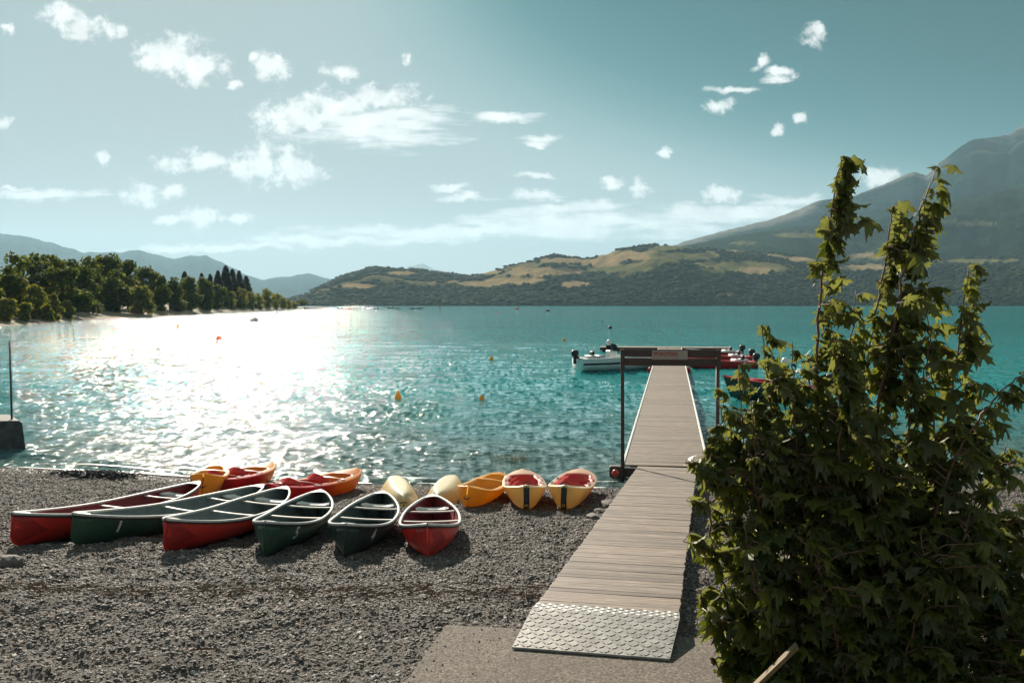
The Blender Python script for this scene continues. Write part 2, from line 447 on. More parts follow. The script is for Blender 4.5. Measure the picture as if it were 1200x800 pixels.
def gravel_mats():
    m, nt, b = mat_base('beach_ground')
    vec = coords(nt, 'Object')
    n = noise(nt, vec, 26, 8, 0.7)
    c = ramp(nt, n, [(0.32, (0.060, 0.052, 0.046)), (0.5, (0.115, 0.100, 0.088)), (0.7, (0.22, 0.195, 0.175))])
    n2 = noise(nt, vec, 0.9, 4, 0.6)
    c = mixc(nt, ramp(nt, n2, [(0.4, (0, 0, 0)), (0.7, (0.5, 0.5, 0.5))]), c, (0.11, 0.085, 0.064))
    # wet stones along the waterline
    sx = nd(nt, 'ShaderNodeSeparateXYZ'); nt.links.new(vec, sx.inputs[0])
    wet = nd(nt, 'ShaderNodeMapRange'); nt.links.new(sx.outputs[2], wet.inputs[0])
    wet.inputs[1].default_value = 0.14; wet.inputs[2].default_value = 0.03
    c = mixc(nt, wet.outputs[0], c, (0.035, 0.030, 0.027))
    nt.links.new(c, b.inputs['Base Color'])
    rg = nd(nt, 'ShaderNodeMapRange'); nt.links.new(wet.outputs[0], rg.inputs[0])
    rg.inputs[3].default_value = 0.92; rg.inputs[4].default_value = 0.35
    nt.links.new(rg.outputs[0], b.inputs['Roughness'])
    bump(nt, b, n, 0.9, 0.03)
    M['beach'] = m
    m, nt, b = mat_base('pebble')
    oi = nd(nt, 'ShaderNodeObjectInfo')
    c = ramp(nt, oi.outputs['Random'], [(0.0, (0.050, 0.043, 0.039)), (0.3, (0.105, 0.090, 0.080)), (0.55, (0.165, 0.142, 0.124)), (0.75, (0.165, 0.120, 0.088)), (0.93, (0.28, 0.25, 0.22)), (1.0, (0.46, 0.43, 0.39))])
    vec = coords(nt, 'Object')
    n = noise(nt, vec, 45, 4, 0.6)
    c = mixc(nt, 0.5, c, ramp(nt, n, [(0.3, (0.5, 0.5, 0.5)), (0.7, (1.2, 1.2, 1.2))]), 'MULTIPLY')
    nt.links.new(c, b.inputs['Base Color'])
    b.inputs['Roughness'].default_value = 0.72
    M['pebble'] = m
    m, nt, b = mat_base('concrete')
    vec = coords(nt, 'Object')
    n = noise(nt, vec, 48, 6, 0.75); n2 = noise(nt, vec, 1.6, 5, 0.6)
    vo = nd(nt, 'ShaderNodeTexVoronoi'); vo.inputs['Scale'].default_value = 55; nt.links.new(vec, vo.inputs['Vector'])
    c = ramp(nt, n, [(0.3, (0.13, 0.105, 0.085)), (0.55, (0.22, 0.185, 0.155)), (0.75, (0.33, 0.29, 0.25))])
    c = mixc(nt, 0.85, c, ramp(nt, vo.outputs['Color'], [(0.15, (0.35, 0.34, 0.33)), (0.6, (0.95, 0.93, 0.9)), (0.95, (1.6, 1.55, 1.5))]), 'MULTIPLY')
    c = mixc(nt, ramp(nt, n2, [(0.45, (0, 0, 0)), (0.75, (0.5, 0.5, 0.5))]), c, (0.12, 0.10, 0.085))
    nt.links.new(c, b.inputs['Base Color']); b.inputs['Roughness'].default_value = 0.9
    bump(nt, b, n, 1.0, 0.014)
    M['concrete'] = m
    M['concrete_dark'] = vmat('concrete_dark', (0.045, 0.046, 0.048), (0.10, 0.10, 0.10), 5, 0.8, 0.6, 0.02)
gravel_mats()

def water_mat():
    m, nt, b = mat_base('lake_water')
    tc = nd(nt, 'ShaderNodeTexCoord'); pos = tc.outputs['Object']
    sx = nd(nt, 'ShaderNodeSeparateXYZ'); nt.links.new(pos, sx.inputs[0])
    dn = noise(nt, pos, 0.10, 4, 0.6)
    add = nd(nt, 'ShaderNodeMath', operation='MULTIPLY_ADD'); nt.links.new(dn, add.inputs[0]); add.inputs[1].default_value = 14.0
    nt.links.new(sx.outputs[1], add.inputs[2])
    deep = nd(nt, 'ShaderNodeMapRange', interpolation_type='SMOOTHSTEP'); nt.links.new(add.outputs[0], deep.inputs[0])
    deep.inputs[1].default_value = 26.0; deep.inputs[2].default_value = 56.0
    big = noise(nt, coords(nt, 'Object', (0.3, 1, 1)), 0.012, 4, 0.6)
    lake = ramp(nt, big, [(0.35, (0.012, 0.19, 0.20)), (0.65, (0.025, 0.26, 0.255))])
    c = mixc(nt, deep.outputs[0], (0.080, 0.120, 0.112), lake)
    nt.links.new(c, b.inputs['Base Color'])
    b.inputs['Roughness'].default_value = 0.055
    b.inputs['IOR'].default_value = 1.33
    b.inputs['Specular IOR Level'].default_value = 0.16
    # ripples: three sizes, crests lying mostly across the wind
    v1 = coords(nt, 'Object', (0.35, 1.2, 1.0))
    h1 = noise(nt, v1, 1.3, 5, 0.62, 0.4)
    h2 = noise(nt, v1, 7.0, 4, 0.62, 0.3)
    b1 = nd(nt, 'ShaderNodeBump'); b1.inputs['Strength'].default_value = 1.0; b1.inputs['Distance'].default_value = 0.13
    nt.links.new(h1, b1.inputs['Height'])
    b2 = nd(nt, 'ShaderNodeBump'); b2.inputs['Strength'].default_value = 1.0; b2.inputs['Distance'].default_value = 0.024
    nt.links.new(h2, b2.inputs['Height']); nt.links.new(b1.outputs[0], b2.inputs['Normal'])
    def wavelets(scale, amp, seed):
        n = nd(nt, 'ShaderNodeTexNoise'); n.inputs['Scale'].default_value = 1.0; n.inputs['Detail'].default_value = 2.0
        nt.links.new(coords(nt, 'Object', scale), n.inputs['Vector'])
        sb = nd(nt, 'ShaderNodeVectorMath', operation='SUBTRACT'); nt.links.new(n.outputs['Color'], sb.inputs[0]); sb.inputs[1].default_value = (0.5, 0.5, 0.5)
        mu = nd(nt, 'ShaderNodeVectorMath', operation='MULTIPLY'); nt.links.new(sb.outputs[0], mu.inputs[0]); mu.inputs[1].default_value = amp
        return mu.outputs[0]
    a1 = nd(nt, 'ShaderNodeVectorMath', operation='ADD'); nt.links.new(b2.outputs[0], a1.inputs[0]); nt.links.new(wavelets((5.0, 4.2, 1), (0.95, 1.25, 0), 0), a1.inputs[1])
    mid = nd(nt, 'ShaderNodeMapRange', interpolation_type='SMOOTHSTEP'); nt.links.new(sx.outputs[1], mid.inputs[0]); mid.inputs[1].default_value = 22.0; mid.inputs[2].default_value = 60.0
    mid.inputs[3].default_value = 0.65
    ms_ = nd(nt, 'ShaderNodeVectorMath', operation='SCALE'); nt.links.new(wavelets((4.6, 1.1, 1), (1.45, 1.6, 0), 1), ms_.inputs[0]); nt.links.new(mid.outputs[0], ms_.inputs['Scale'])
    a2 = nd(nt, 'ShaderNodeVectorMath', operation='ADD'); nt.links.new(a1.outputs[0], a2.inputs[0]); nt.links.new(ms_.outputs[0], a2.inputs[1])
    # broader waves, which are what still shows far out in the open lake
    far = nd(nt, 'ShaderNodeMapRange', interpolation_type='SMOOTHSTEP'); nt.links.new(sx.outputs[1], far.inputs[0]); far.inputs[1].default_value = 45.0; far.inputs[2].default_value = 170.0
    fs = nd(nt, 'ShaderNodeVectorMath', operation='SCALE'); nt.links.new(wavelets((0.9, 0.16, 1), (0.75, 0.85, 0), 2), fs.inputs[0]); nt.links.new(far.outputs[0], fs.inputs['Scale'])
    a3 = nd(nt, 'ShaderNodeVectorMath', operation='ADD'); nt.links.new(a2.outputs[0], a3.inputs[0]); nt.links.new(fs.outputs[0], a3.inputs[1])
    nn = nd(nt, 'ShaderNodeVectorMath', operation='NORMALIZE'); nt.links.new(a3.outputs[0], nn.inputs[0])
    nt.links.new(nn.outputs[0], b.inputs['Normal'])
    return m
M['water'] = water_mat()

def foliage_mat(name, dark, light, under=None, trans=0.35, gloss=0.45):
    m, nt, b = mat_base(name)
    at = nd(nt, 'ShaderNodeAttribute'); at.attribute_name = 'tone'
    vec = coords(nt, 'Object')
    n = noise(nt, vec, 0.9, 3)
    oi = nd(nt, 'ShaderNodeObjectInfo')
    mx = nd(nt, 'ShaderNodeMath', operation='MULTIPLY_ADD')
    nt.links.new(oi.outputs['Random'], mx.inputs[0]); mx.inputs[1].default_value = 0.0; nt.links.new(at.outputs['Fac'], mx.inputs[2])
    c = ramp(nt, mx.outputs[0], [(0.0, dark), (1.0, light)])
    if under:
        ge = nd(nt, 'ShaderNodeNewGeometry')
        c = mixc(nt, ge.outputs['Backfacing'], c, under)
    nt.links.new(c, b.inputs['Base Color'])
    b.inputs['Roughness'].default_value = gloss
    b.inputs['Specular IOR Level'].default_value = 0.12 if gloss > 0.6 else 0.4
    tr = nd(nt, 'ShaderNodeBsdfTranslucent')
    c2 = mixc(nt, 1.0, c, (1.5, 1.5, 0.6), 'MULTIPLY')
    nt.links.new(c2, tr.inputs['Color'])
    ms = nd(nt, 'ShaderNodeMixShader'); ms.inputs[0].default_value = trans
    out = nt.nodes['Material Output']
    nt.links.new(b.outputs[0], ms.inputs[1]); nt.links.new(tr.outputs[0], ms.inputs[2]); nt.links.new(ms.outputs[0], out.inputs[0])
    return m
M['leaf_far'] = foliage_mat('leaf_far', (0.045, 0.062, 0.018), (0.145, 0.160, 0.042), trans=0.42, gloss=0.7)
M['far_wood'] = vmat('far_wood', (0.016, 0.030, 0.012), (0.034, 0.052, 0.018), 0.012, 0.95)
M['far_wood'].node_tree.nodes['Principled BSDF'].inputs['Specular IOR Level'].default_value = 0.03
M['leaf_olive'] = foliage_mat('leaf_olive', (0.12, 0.12, 0.035), (0.27, 0.25, 0.085), trans=0.42, gloss=0.7)
M['leaf_fir'] = foliage_mat('leaf_fir', (0.018, 0.032, 0.018), (0.050, 0.070, 0.034), trans=0.2, gloss=0.8)
M['leaf_near'] = foliage_mat('leaf_near', (0.045, 0.060, 0.013), (0.165, 0.175, 0.032), under=(0.16, 0.17, 0.090), trans=0.45, gloss=0.48)
M['bark'] = vmat('bark', (0.05, 0.035, 0.025), (0.11, 0.08, 0.06), 8, 0.85, 0.5, 0.02)
M['stem'] = vmat('stem', (0.13, 0.060, 0.040), (0.22, 0.115, 0.075), 14, 0.6)

def color_attr_mat(name, rough=0.4, sub=False):
    m, nt, b = mat_base(name)
    at = nd(nt, 'ShaderNodeAttribute'); at.attribute_name = 'col'
    n = noise(nt, coords(nt, 'Object'), 7, 6, 0.6)
    c = mixc(nt, 0.25, at.outputs['Color'], ramp(nt, n, [(0.3, (0.7, 0.7, 0.7)), (0.7, (1.15, 1.15, 1.15))]), 'MULTIPLY')
    nt.links.new(c, b.inputs['Base Color']); b.inputs['Roughness'].default_value = rough
    return m
M['plastic'] = color_attr_mat('moulded_plastic', 0.36)
def thin_plastic():
    m = M['plastic']; nt = m.node_tree; b = nt.nodes['Principled BSDF']; at = [n for n in nt.nodes if n.type == 'ATTRIBUTE'][0]
    tr = nd(nt, 'ShaderNodeBsdfTranslucent'); nt.links.new(at.outputs['Color'], tr.inputs['Color'])
    ms = nd(nt, 'ShaderNodeMixShader'); ms.inputs[0].default_value = 0.40
    nt.links.new(b.outputs[0], ms.inputs[1]); nt.links.new(tr.outputs[0], ms.inputs[2]); nt.links.new(ms.outputs[0], nt.nodes['Material Output'].inputs[0])
thin_plastic()

def terrain_mat(name, rock=False):
    m, nt, b = mat_base(name)
    at = nd(nt, 'ShaderNodeAttribute'); at.attribute_name = 'col'
    vec = coords(nt, 'Object')
    n = noise(nt, vec, 0.028, 7, 0.68)
    n2 = noise(nt, vec, 0.006, 6, 0.6)
    c = mixc(nt, 0.65, at.outputs['Color'], ramp(nt, n, [(0.32, (0.50, 0.55, 0.55)), (0.66, (1.35, 1.3, 1.2))]), 'MULTIPLY')
    c = mixc(nt, 0.4, c, ramp(nt, n2, [(0.35, (0.65, 0.7, 0.7)), (0.65, (1.25, 1.2, 1.15))]), 'MULTIPLY')
    nt.links.new(c, b.inputs['Base Color']); b.inputs['Roughness'].default_value = 0.95
    b.inputs['Specular IOR Level'].default_value = 0.0
    bump(nt, b, n, 1.0, 14.0)
    return m
M['terrain'] = terrain_mat('terrain')

def set_col(me, cols, name='col'):
    a = me.color_attributes.new(name, 'FLOAT_COLOR', 'POINT')
    c = np.ones((len(me.vertices), 4), np.float32); c[:, :3] = cols
    a.data.foreach_set('color', c.ravel())
def set_tone(me, tone):
    a = me.attributes.new('tone', 'FLOAT', 'POINT')
    a.data.foreach_set('value', np.asarray(tone, np.float32))

# ================================================================== SETTING
# ------------------------------------------------------------------ beach
def build_beach():
    xs = np.concatenate([[-3000, -800, -250, -90, -50, -32, -24], np.arange(-19, 17.01, 0.085), [20, 26, 40, 80, 250, 800, 3000]])
    ys = np.concatenate([[-3000, -600, -120, -30, -8, 0, 3], np.arange(5.5, 26, 0.075), [28, 32, 40]])
    X, Y = np.meshgrid(xs, ys)
    Z = beach_z(X, Y)
    fine = ((X > -19.5) & (X < 17.5) & (Y > 5) & (Y < 26.5)).astype(float)
    lump = (fbm(X * 2.6, Y * 3.2, 3) - 0.5) * 0.14 + (fbm(X * 0.7 + 9, Y * 0.9, 2) - 0.5) * 0.10 + (fbm(X * 6, Y * 7, 2) - 0.5) * 0.07
    dsh = np.interp(X, SHX, SHY) - Y
    amp = np.clip((dsh + 0.6) / 3.0, 0.12, 1.0)
    Z = Z + lump * fine * amp
    slab = ((X > -1.9) & (Y < 9.4) & (X < 16)) | (Y < 6)
    Z = np.where(slab, np.minimum(Z, 1.15), Z)
    V = np.stack([X, Y, Z], -1).reshape(-1, 3)
    me = tri_array_mesh('beach', V, grid_quads(len(ys), len(xs)), M['beach'], True)
    structure(link('beach', me))
    # the patch that carries loose stones
    xi = np.where((xs > -18.9) & (xs < 16.9))[0]; yi = np.where((ys > 6.8) & (ys < 24.6))[0]
    sub = np.ix_(yi, xi)
    Xs, Ys, Zs = X[sub], Y[sub], Z[sub]
    q = grid_quads(len(yi), len(xi))
    c = np.stack([Xs.ravel()[q].mean(1), Ys.ravel()[q].mean(1), Zs.ravel()[q].mean(1)], -1)
    inslab = (c[:, 1] < 9.05 + (c[:, 0] + 0.65) * -0.15) & (c[:, 0] > -0.65 - (9.05 - c[:, 1]) * 0.13) & (c[:, 0] < 4.4)
    keep = (np.abs(c[:, 0]) < c[:, 1] * 0.62 + 1) & (c[:, 2] > -0.05) & ~inslab
    return tri_array_mesh('gravel', np.stack([Xs, Ys, Zs], -1).reshape(-1, 3), q[keep], M['pebble'])
gravel_me = build_beach()
gravel = link('gravel', gravel_me)
tag(gravel, 'loose grey and brown pebbles covering the beach', 'gravel', kind='stuff')
def gravel_nodes(density):
    ng = bpy.data.node_groups.new('pebbles', 'GeometryNodeTree')
    ng.interface.new_socket('Geometry', in_out='INPUT', socket_type='NodeSocketGeometry')
    ng.interface.new_socket('Geometry', in_out='OUTPUT', socket_type='NodeSocketGeometry')
    N = lambda k, **kw: nd(ng, k, **kw)
    gi, go = N('NodeGroupInput'), N('NodeGroupOutput')
    dp = N('GeometryNodeDistributePointsOnFaces'); dp.inputs['Density'].default_value = density
    ng.links.new(gi.outputs[0], dp.inputs['Mesh'])
    ji = N('GeometryNodeJoinGeometry')
    for k in range(4):
        ic = N('GeometryNodeMeshIcoSphere'); ic.inputs['Radius'].default_value = 1.0; ic.inputs['Subdivisions'].default_value = 2
        pn = N('GeometryNodeInputPosition')
        tx = N('ShaderNodeTexNoise', noise_dimensions='4D'); tx.inputs['Scale'].default_value = 1.1; tx.inputs['Detail'].default_value = 2
        tx.inputs['W'].default_value = k * 7.7
        ng.links.new(pn.outputs[0], tx.inputs['Vector'])
        sb = N('ShaderNodeVectorMath', operation='SUBTRACT'); sb.inputs[1].default_value = (0.5, 0.5, 0.5)
        ng.links.new(tx.outputs['Color'], sb.inputs[0])
        sc = N('ShaderNodeVectorMath', operation='SCALE'); sc.inputs['Scale'].default_value = 2.2
        ng.links.new(sb.outputs[0], sc.inputs[0])
        sp = N('GeometryNodeSetPosition'); ng.links.new(ic.outputs[0], sp.inputs['Geometry']); ng.links.new(sc.outputs[0], sp.inputs['Offset'])
        sm = N('GeometryNodeSetMaterial'); sm.inputs['Material'].default_value = M['pebble']
        ng.links.new(sp.outputs[0], sm.inputs[0])
        gti = N('GeometryNodeGeometryToInstance'); ng.links.new(sm.outputs[0], gti.inputs[0])
        ng.links.new(gti.outputs[0], ji.inputs[0])
    iop = N('GeometryNodeInstanceOnPoints')
    ng.links.new(dp.outputs['Points'], iop.inputs['Points']); ng.links.new(ji.outputs[0], iop.inputs['Instance'])
    iop.inputs['Pick Instance'].default_value = True
    rr = N('FunctionNodeRandomValue', data_type='FLOAT_VECTOR'); rr.inputs[0].default_value = (-0.5, -0.5, 0); rr.inputs[1].default_value = (0.5, 0.5, 6.28)
    ng.links.new(rr.outputs[0], iop.inputs['Rotation'])
    rs = N('FunctionNodeRandomValue', data_type='FLOAT_VECTOR'); rs.inputs[0].default_value = (0.7, 0.55, 0.32); rs.inputs[1].default_value = (1.3, 1.0, 0.7); rs.inputs['Seed'].default_value = 3
    rz = N('FunctionNodeRandomValue', data_type='FLOAT'); rz.inputs[2].default_value = 0.0; rz.inputs[3].default_value = 1.0; rz.inputs['Seed'].default_value = 9
    pw = N('ShaderNodeMath', operation='POWER'); ng.links.new(rz.outputs[1], pw.inputs[0]); pw.inputs[1].default_value = 3.0
    ma = N('ShaderNodeMath', operation='MULTIPLY_ADD'); ng.links.new(pw.outputs[0], ma.inputs[0]); ma.inputs[1].default_value = 0.023; ma.inputs[2].default_value = 0.0085
    vs = N('ShaderNodeVectorMath', operation='SCALE'); ng.links.new(rs.outputs[0], vs.inputs[0]); ng.links.new(ma.outputs[0], vs.inputs['Scale'])
    ng.links.new(vs.outputs[0], iop.inputs['Scale'])
    ng.links.new(iop.outputs[0], go.inputs[0])
    return ng
gm = gravel.modifiers.new('pebbles', 'NODES'); gm.node_group = gravel_nodes(1100)

# ------------------------------------------------------------------ lake
def build_lake():
    ys = [19.0]
    while ys[-1] < 140: ys.append(ys[-1] * 1.0052 + 0.02)
    while ys[-1] < 20000: ys.append(ys[-1] * 1.12)
    ys = np.array(ys)
    us = np.concatenate([[-60, -20, -8, -4, -2.2, -1.4, -1.0, -0.8], np.arange(-0.66, 0.661, 0.0022), [0.8, 1.0, 1.4, 2.2, 4, 8, 20, 60]])
    U, Y = np.meshgrid(us, ys)
    X = np.clip(U * Y, -28000, 28000)
    Z = np.zeros_like(X)
    rng = np.random.default_rng(3)
    for k in range(34):
        lam = 0.55 * 1.105 ** k
        a = rng.normal(0, 0.42) + 0.25
        ph = rng.random() * 6.28
        amp = 0.0042 * lam ** 0.7
        spacing = np.gradient(ys)[:, None]
        att = np.clip((lam / spacing - 2.5) / 2.5, 0, 1)
        w = X * math.sin(a) + Y * math.cos(a)
        wob = (vnoise(X * 0.12 + k * 3.3, Y * 0.12) - 0.5) * 5
        Z += amp * att * np.sin(2 * math.pi * w / lam + ph + wob)
    sh = np.interp(X, SHX, SHY)
    d = Y - sh
    # small breaking wavelet that follows the waterline
    wl_ = 0.085 * np.exp(-((d - 0.9 + (vnoise(X * 0.25, Y * 0) - 0.5) * 1.1) / 0.22) ** 2) * (0.4 + vnoise(X * 0.5 + 4, Y * 0 + 2))
    Z += wl_ * (np.abs(U) < 0.7)
    Z *= np.clip((128 - Y) / 80, 0, 1) * (np.abs(U) < 0.7)
    V = np.stack([X, Y, Z], -1).reshape(-1, 3)
    me = tri_array_mesh('lake', V, grid_quads(len(ys), len(us)), M['water'], True)
    structure(link('lake', me))
build_lake()

# ------------------------------------------------------------------ far land
FOREST = np.array([0.020, 0.032, 0.018]); FIELD = np.array([0.30, 0.225, 0.125]); GRASS = np.array([0.15, 0.145, 0.065]); ROCK = np.array([0.17, 0.165, 0.155])
GRIDS = {}
def ridge(name, prof, d_ridge, d_shore, step=3.0, rows=46, rel=0.10, seed=0, fields=None, shape=0.9, base=0.0, rock_above=None, field_amt=0.0, behind=0.35, forest=FOREST, gs=1.0):
    px = np.arange(prof[0][0], prof[-1][0] + 0.1, step)
    py = np.interp(px, [q[0] for q in prof], [q[1] for q in prof])
    py = py + (fbm(px / 9.0 + seed, px * 0 + seed, 3) - 0.5) * 3.2
    t = np.concatenate([np.linspace(0, 1, rows), 1 + behind * np.linspace(0.1, 1, 8)])
    PX, T = np.meshgrid(px, t)
    PY = np.broadcast_to(py, PX.shape)
    D = d_shore + (d_ridge - d_shore) * T
    zr = (HOR - PY) / F * d_ridge + CZ
    tt = np.clip(T, 0, 1)
    S = tt ** shape
    Uc = (PX - CX) / F
    X = Uc * D
    gully = 0.75 * (0.62 - np.abs(2 * fbm(X / (330.0 * gs) + seed * 7, D / (520.0 * gs) + X / (900.0 * gs) + seed, 5, 0.55) - 1) * 1.6) + 0.25 * (fbm(X / 900.0 + seed, D / 700.0, 3) - 0.5)
    fine = fbm(X / 90.0 + seed * 3, D / 120.0 + 4, 4, 0.55) - 0.5
    env = np.sin(np.pi * np.clip(T, 0, 1)) ** 0.7
    Z = base + (zr - base) * S + zr * rel * 4.0 * gully * env + np.minimum(zr, 200) * rel * 0.7 * fine * env
    Z = np.where(T > 1, zr * (1 - (T - 1) / behind * 0.8), Z)
    Z = np.where(T <= 0, -2.0, Z)
    V = np.stack([X, D, Z], -1).reshape(-1, 3)
    me = tri_array_mesh(name, V, grid_quads(len(t), len(px)), M['terrain'], True)
    # land cover
    VY = HOR - (Z - CZ) / D * F            # height in the view decides nothing but where the known fields lie
    fn = fbm(X / 420.0 + seed, D / 260.0 + 3, 4) + (fbm(X / 60.0, D / 60.0, 2) - 0.5) * 0.25
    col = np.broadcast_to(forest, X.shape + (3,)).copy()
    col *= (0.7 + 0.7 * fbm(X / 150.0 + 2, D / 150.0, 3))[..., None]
    if field_amt > 0:
        hi = np.clip((tt - 0.30) / 0.2, 0, 1)
        w = np.clip((fn - (0.62 - field_amt)) / 0.05, 0, 1) * hi
        tone = fbm(X / 200.0 + 40, D / 170.0, 2)[..., None]
        fc = GRASS * (1 - tone) + FIELD * tone
        col = col * (1 - w[..., None]) + fc * w[..., None]
    if fields:
        wob = (fbm(X / 70.0 + 11, D / 70.0, 3) - 0.5)
        for (fx, fy, hw, hh, kind) in fields:
            q = np.sqrt(((PX - fx) / hw) ** 2 + ((VY - fy) / hh) ** 2) + wob * 1.1
            w = np.clip((1.05 - q) / 0.18, 0, 1)[..., None]
            col = col * (1 - w) + (FIELD if kind else GRASS) * w
    if rock_above is not None:
        q = np.clip((S + gully * 0.6 - rock_above) / 0.12, 0, 1)[..., None]
        col = col * (1 - q) + ROCK * q
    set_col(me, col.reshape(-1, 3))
    o = structure(link(name, me))
    GRIDS[name] = (px, t, X, D, Z, col)
    return o
ridge('far_peaks', [(380, 352), (440, 338), (465, 326), (478, 313), (495, 309), (510, 316), (530, 320), (560, 330), (640, 350)], 21000, 17000, rows=14, rel=0.05, seed=1, rock_above=0.4)
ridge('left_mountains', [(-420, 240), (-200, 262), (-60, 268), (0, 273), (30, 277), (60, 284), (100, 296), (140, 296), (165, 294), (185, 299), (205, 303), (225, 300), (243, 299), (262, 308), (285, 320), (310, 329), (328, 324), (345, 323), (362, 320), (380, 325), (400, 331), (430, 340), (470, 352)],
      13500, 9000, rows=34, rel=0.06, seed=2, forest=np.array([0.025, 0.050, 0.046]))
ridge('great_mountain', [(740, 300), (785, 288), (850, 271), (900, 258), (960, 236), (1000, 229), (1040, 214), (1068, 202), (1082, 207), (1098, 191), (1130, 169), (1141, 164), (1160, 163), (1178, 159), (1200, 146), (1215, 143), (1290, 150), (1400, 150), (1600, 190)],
      6500, 4300, rows=90, rel=0.055, seed=3, gs=2.4, rock_above=0.97, forest=np.array([0.013, 0.034, 0.029]))  # forest colour has less red, a bluish shade painted into it
ridge('green_ridge', [(730, 330), (770, 296), (800, 289), (850, 279), (900, 271), (960, 262), (1010, 259), (1060, 250), (1120, 236), (1180, 222), (1300, 205), (1600, 225)],
      4700, 3300, rows=70, rel=0.075, seed=4, gs=1.5, fields=[(930, 276, 26, 3, 0), (1010, 300, 30, 3, 1), (1140, 262, 30, 3, 0), (870, 285, 16, 2, 0)], forest=np.array([0.020, 0.036, 0.022]))
ridge('lake_hill', [(300, 357), (335, 352), (360, 344), (385, 332), (410, 321), (438, 313), (462, 316), (490, 317), (520, 321), (550, 324), (575, 318), (600, 311), (630, 304), (650, 299), (668, 303), (695, 303), (712, 297), (740, 290), (770, 287), (810, 290), (850, 293), (890, 297), (930, 300), (970, 305), (1020, 309), (1080, 307), (1130, 302), (1200, 300), (1400, 290), (1600, 300)],
      3500, 2500, step=2.0, rows=76, rel=0.075, seed=5, shape=0.8, field_amt=0.035,
      fields=[(640, 318, 46, 6, 1), (600, 329, 40, 4, 1), (560, 333, 30, 4, 1), (672, 332, 16, 4, 1), (470, 320, 22, 3, 1), (420, 335, 22, 3, 1), (740, 300, 40, 6, 1), (720, 315, 36, 6, 0), (700, 308, 26, 5, 1),
              (800, 300, 46, 5, 0), (870, 312, 56, 7, 0), (880, 318, 24, 4, 1), (935, 304, 24, 3, 1), (1000, 314, 50, 3, 1), (1150, 306, 50, 3, 0), (786, 291, 30, 3, 0), (850, 345, 10, 2, 1), (560, 319, 30, 3, 1), (660, 306, 30, 4, 1)])

def far_wood():
    px, t, X, D, Z, col = GRIDS['lake_hill']
    rng = np.random.default_rng(5)
    dark = (col.sum(-1) < 0.17) & (t[:, None] < 1.0)
    ri, ci = np.where(dark)
    # an irregular squat crown, seen from far off
    n = 11000
    pick = rng.integers(0, len(ri), n * 3)
    wgt = np.where(t[ri[pick]] < 0.12, 1.0, 0.45)
    pick = pick[rng.random(len(pick)) < wgt][:n]; n = len(pick)
    base = np.stack([X[ri[pick], ci[pick]], D[ri[pick], ci[pick]], Z[ri[pick], ci[pick]]], -1)
    base[:, 0] += rng.uniform(-5, 5, n); base[:, 1] += rng.uniform(-4, 4, n); base[:, 2] = np.maximum(base[:, 2], 0.3) - 1.0
    ks = 7
    ang = np.arange(ks) / ks * 2 * np.pi
    prof = [(0.55, 0.0), (1.0, 0.35), (0.72, 0.75)]
    ring = np.concatenate([np.stack([np.cos(ang) * r, np.sin(ang) * r, ang * 0 + z], -1) for r, z in prof] + [np.array([[0, 0, 1.0]])])
    nv = len(ring)
    sz = rng.uniform(6, 12, n); hh = rng.uniform(4, 9, n)
    jit = rng.uniform(0.72, 1.28, (n, nv, 3))
    V = ring[None] * jit * np.stack([sz, sz, hh], -1)[:, None, :] + base[:, None, :]
    tr = []
    for r in range(2):
        for k in range(ks):
            a, b_, c, d = r * ks + k, r * ks + (k + 1) % ks, (r + 1) * ks + (k + 1) % ks, (r + 1) * ks + k
            tr += [(a, b_, c), (a, c, d)]
    for k in range(ks): tr.append((2 * ks + k, 2 * ks + (k + 1) % ks, 3 * ks))
    tr = np.array(tr)
    T = (tr[None] + (np.arange(n) * nv)[:, None, None]).reshape(-1, 3)
    me = tri_array_mesh('far_wood', V.reshape(-1, 3), T, M['far_wood'], True)
    tag(link('far_wood', me), 'dark woods on the hillside above the far shore', 'woods', kind='stuff')
far_wood()

# ------------------------------------------------------------------ wooded point on the left
BKX = [-700, -300, -100, 0, 60, 110, 200, 260, 320, 345, 356]
BKY = [470, 420, 391, 382.5, 378.5, 374, 370.5, 366.5, 363.6, 362.4, 361.8]
def bank_Y(px): return CZ * F / (np.interp(px, BKX, BKY) - HOR)
def bank_h(off): return np.interp(off, [-3, 0, 4, 12, 30, 80, 400], [-0.5, 0.02, 0.35, 0.9, 2.0, 3.4, 5.0])
def build_bank():
    px = np.concatenate([np.arange(-700, 0, 30), np.arange(0, 357, 4)])
    offs = np.array([-3, 0, 2, 4, 8, 14, 24, 40, 70, 120, 220, 400])
    PX, O = np.meshgrid(px, offs)
    ends = np.clip((358 - PX) / 60, 0.05, 1)
    D = bank_Y(PX) + O * ends
    X = (PX - CX) / F * D
    Z = bank_h(O) * np.clip(ends * 1.6, 0.35, 1) + (fbm(X / 9, D / 9, 3) - 0.5) * 0.7 * (O > 1)
    V = np.stack([X, D, Z], -1).reshape(-1, 3)
    m, nt, b = mat_base('bank_soil')
    n = noise(nt, coords(nt, 'Object'), 0.12, 7, 0.65)
    c = ramp(nt, n, [(0.35, (0.13, 0.10, 0.07)), (0.5, (0.24, 0.19, 0.13)), (0.62, (0.16, 0.145, 0.07)), (0.8, (0.30, 0.25, 0.18))])
    nt.links.new(c, b.inputs['Base Color']); b.inputs['Roughness'].default_value = 0.95
    me = tri_array_mesh('wooded_bank', V, grid_quads(len(offs), len(px)), m, True)
    structure(link('wooded_bank', me))
build_bank()

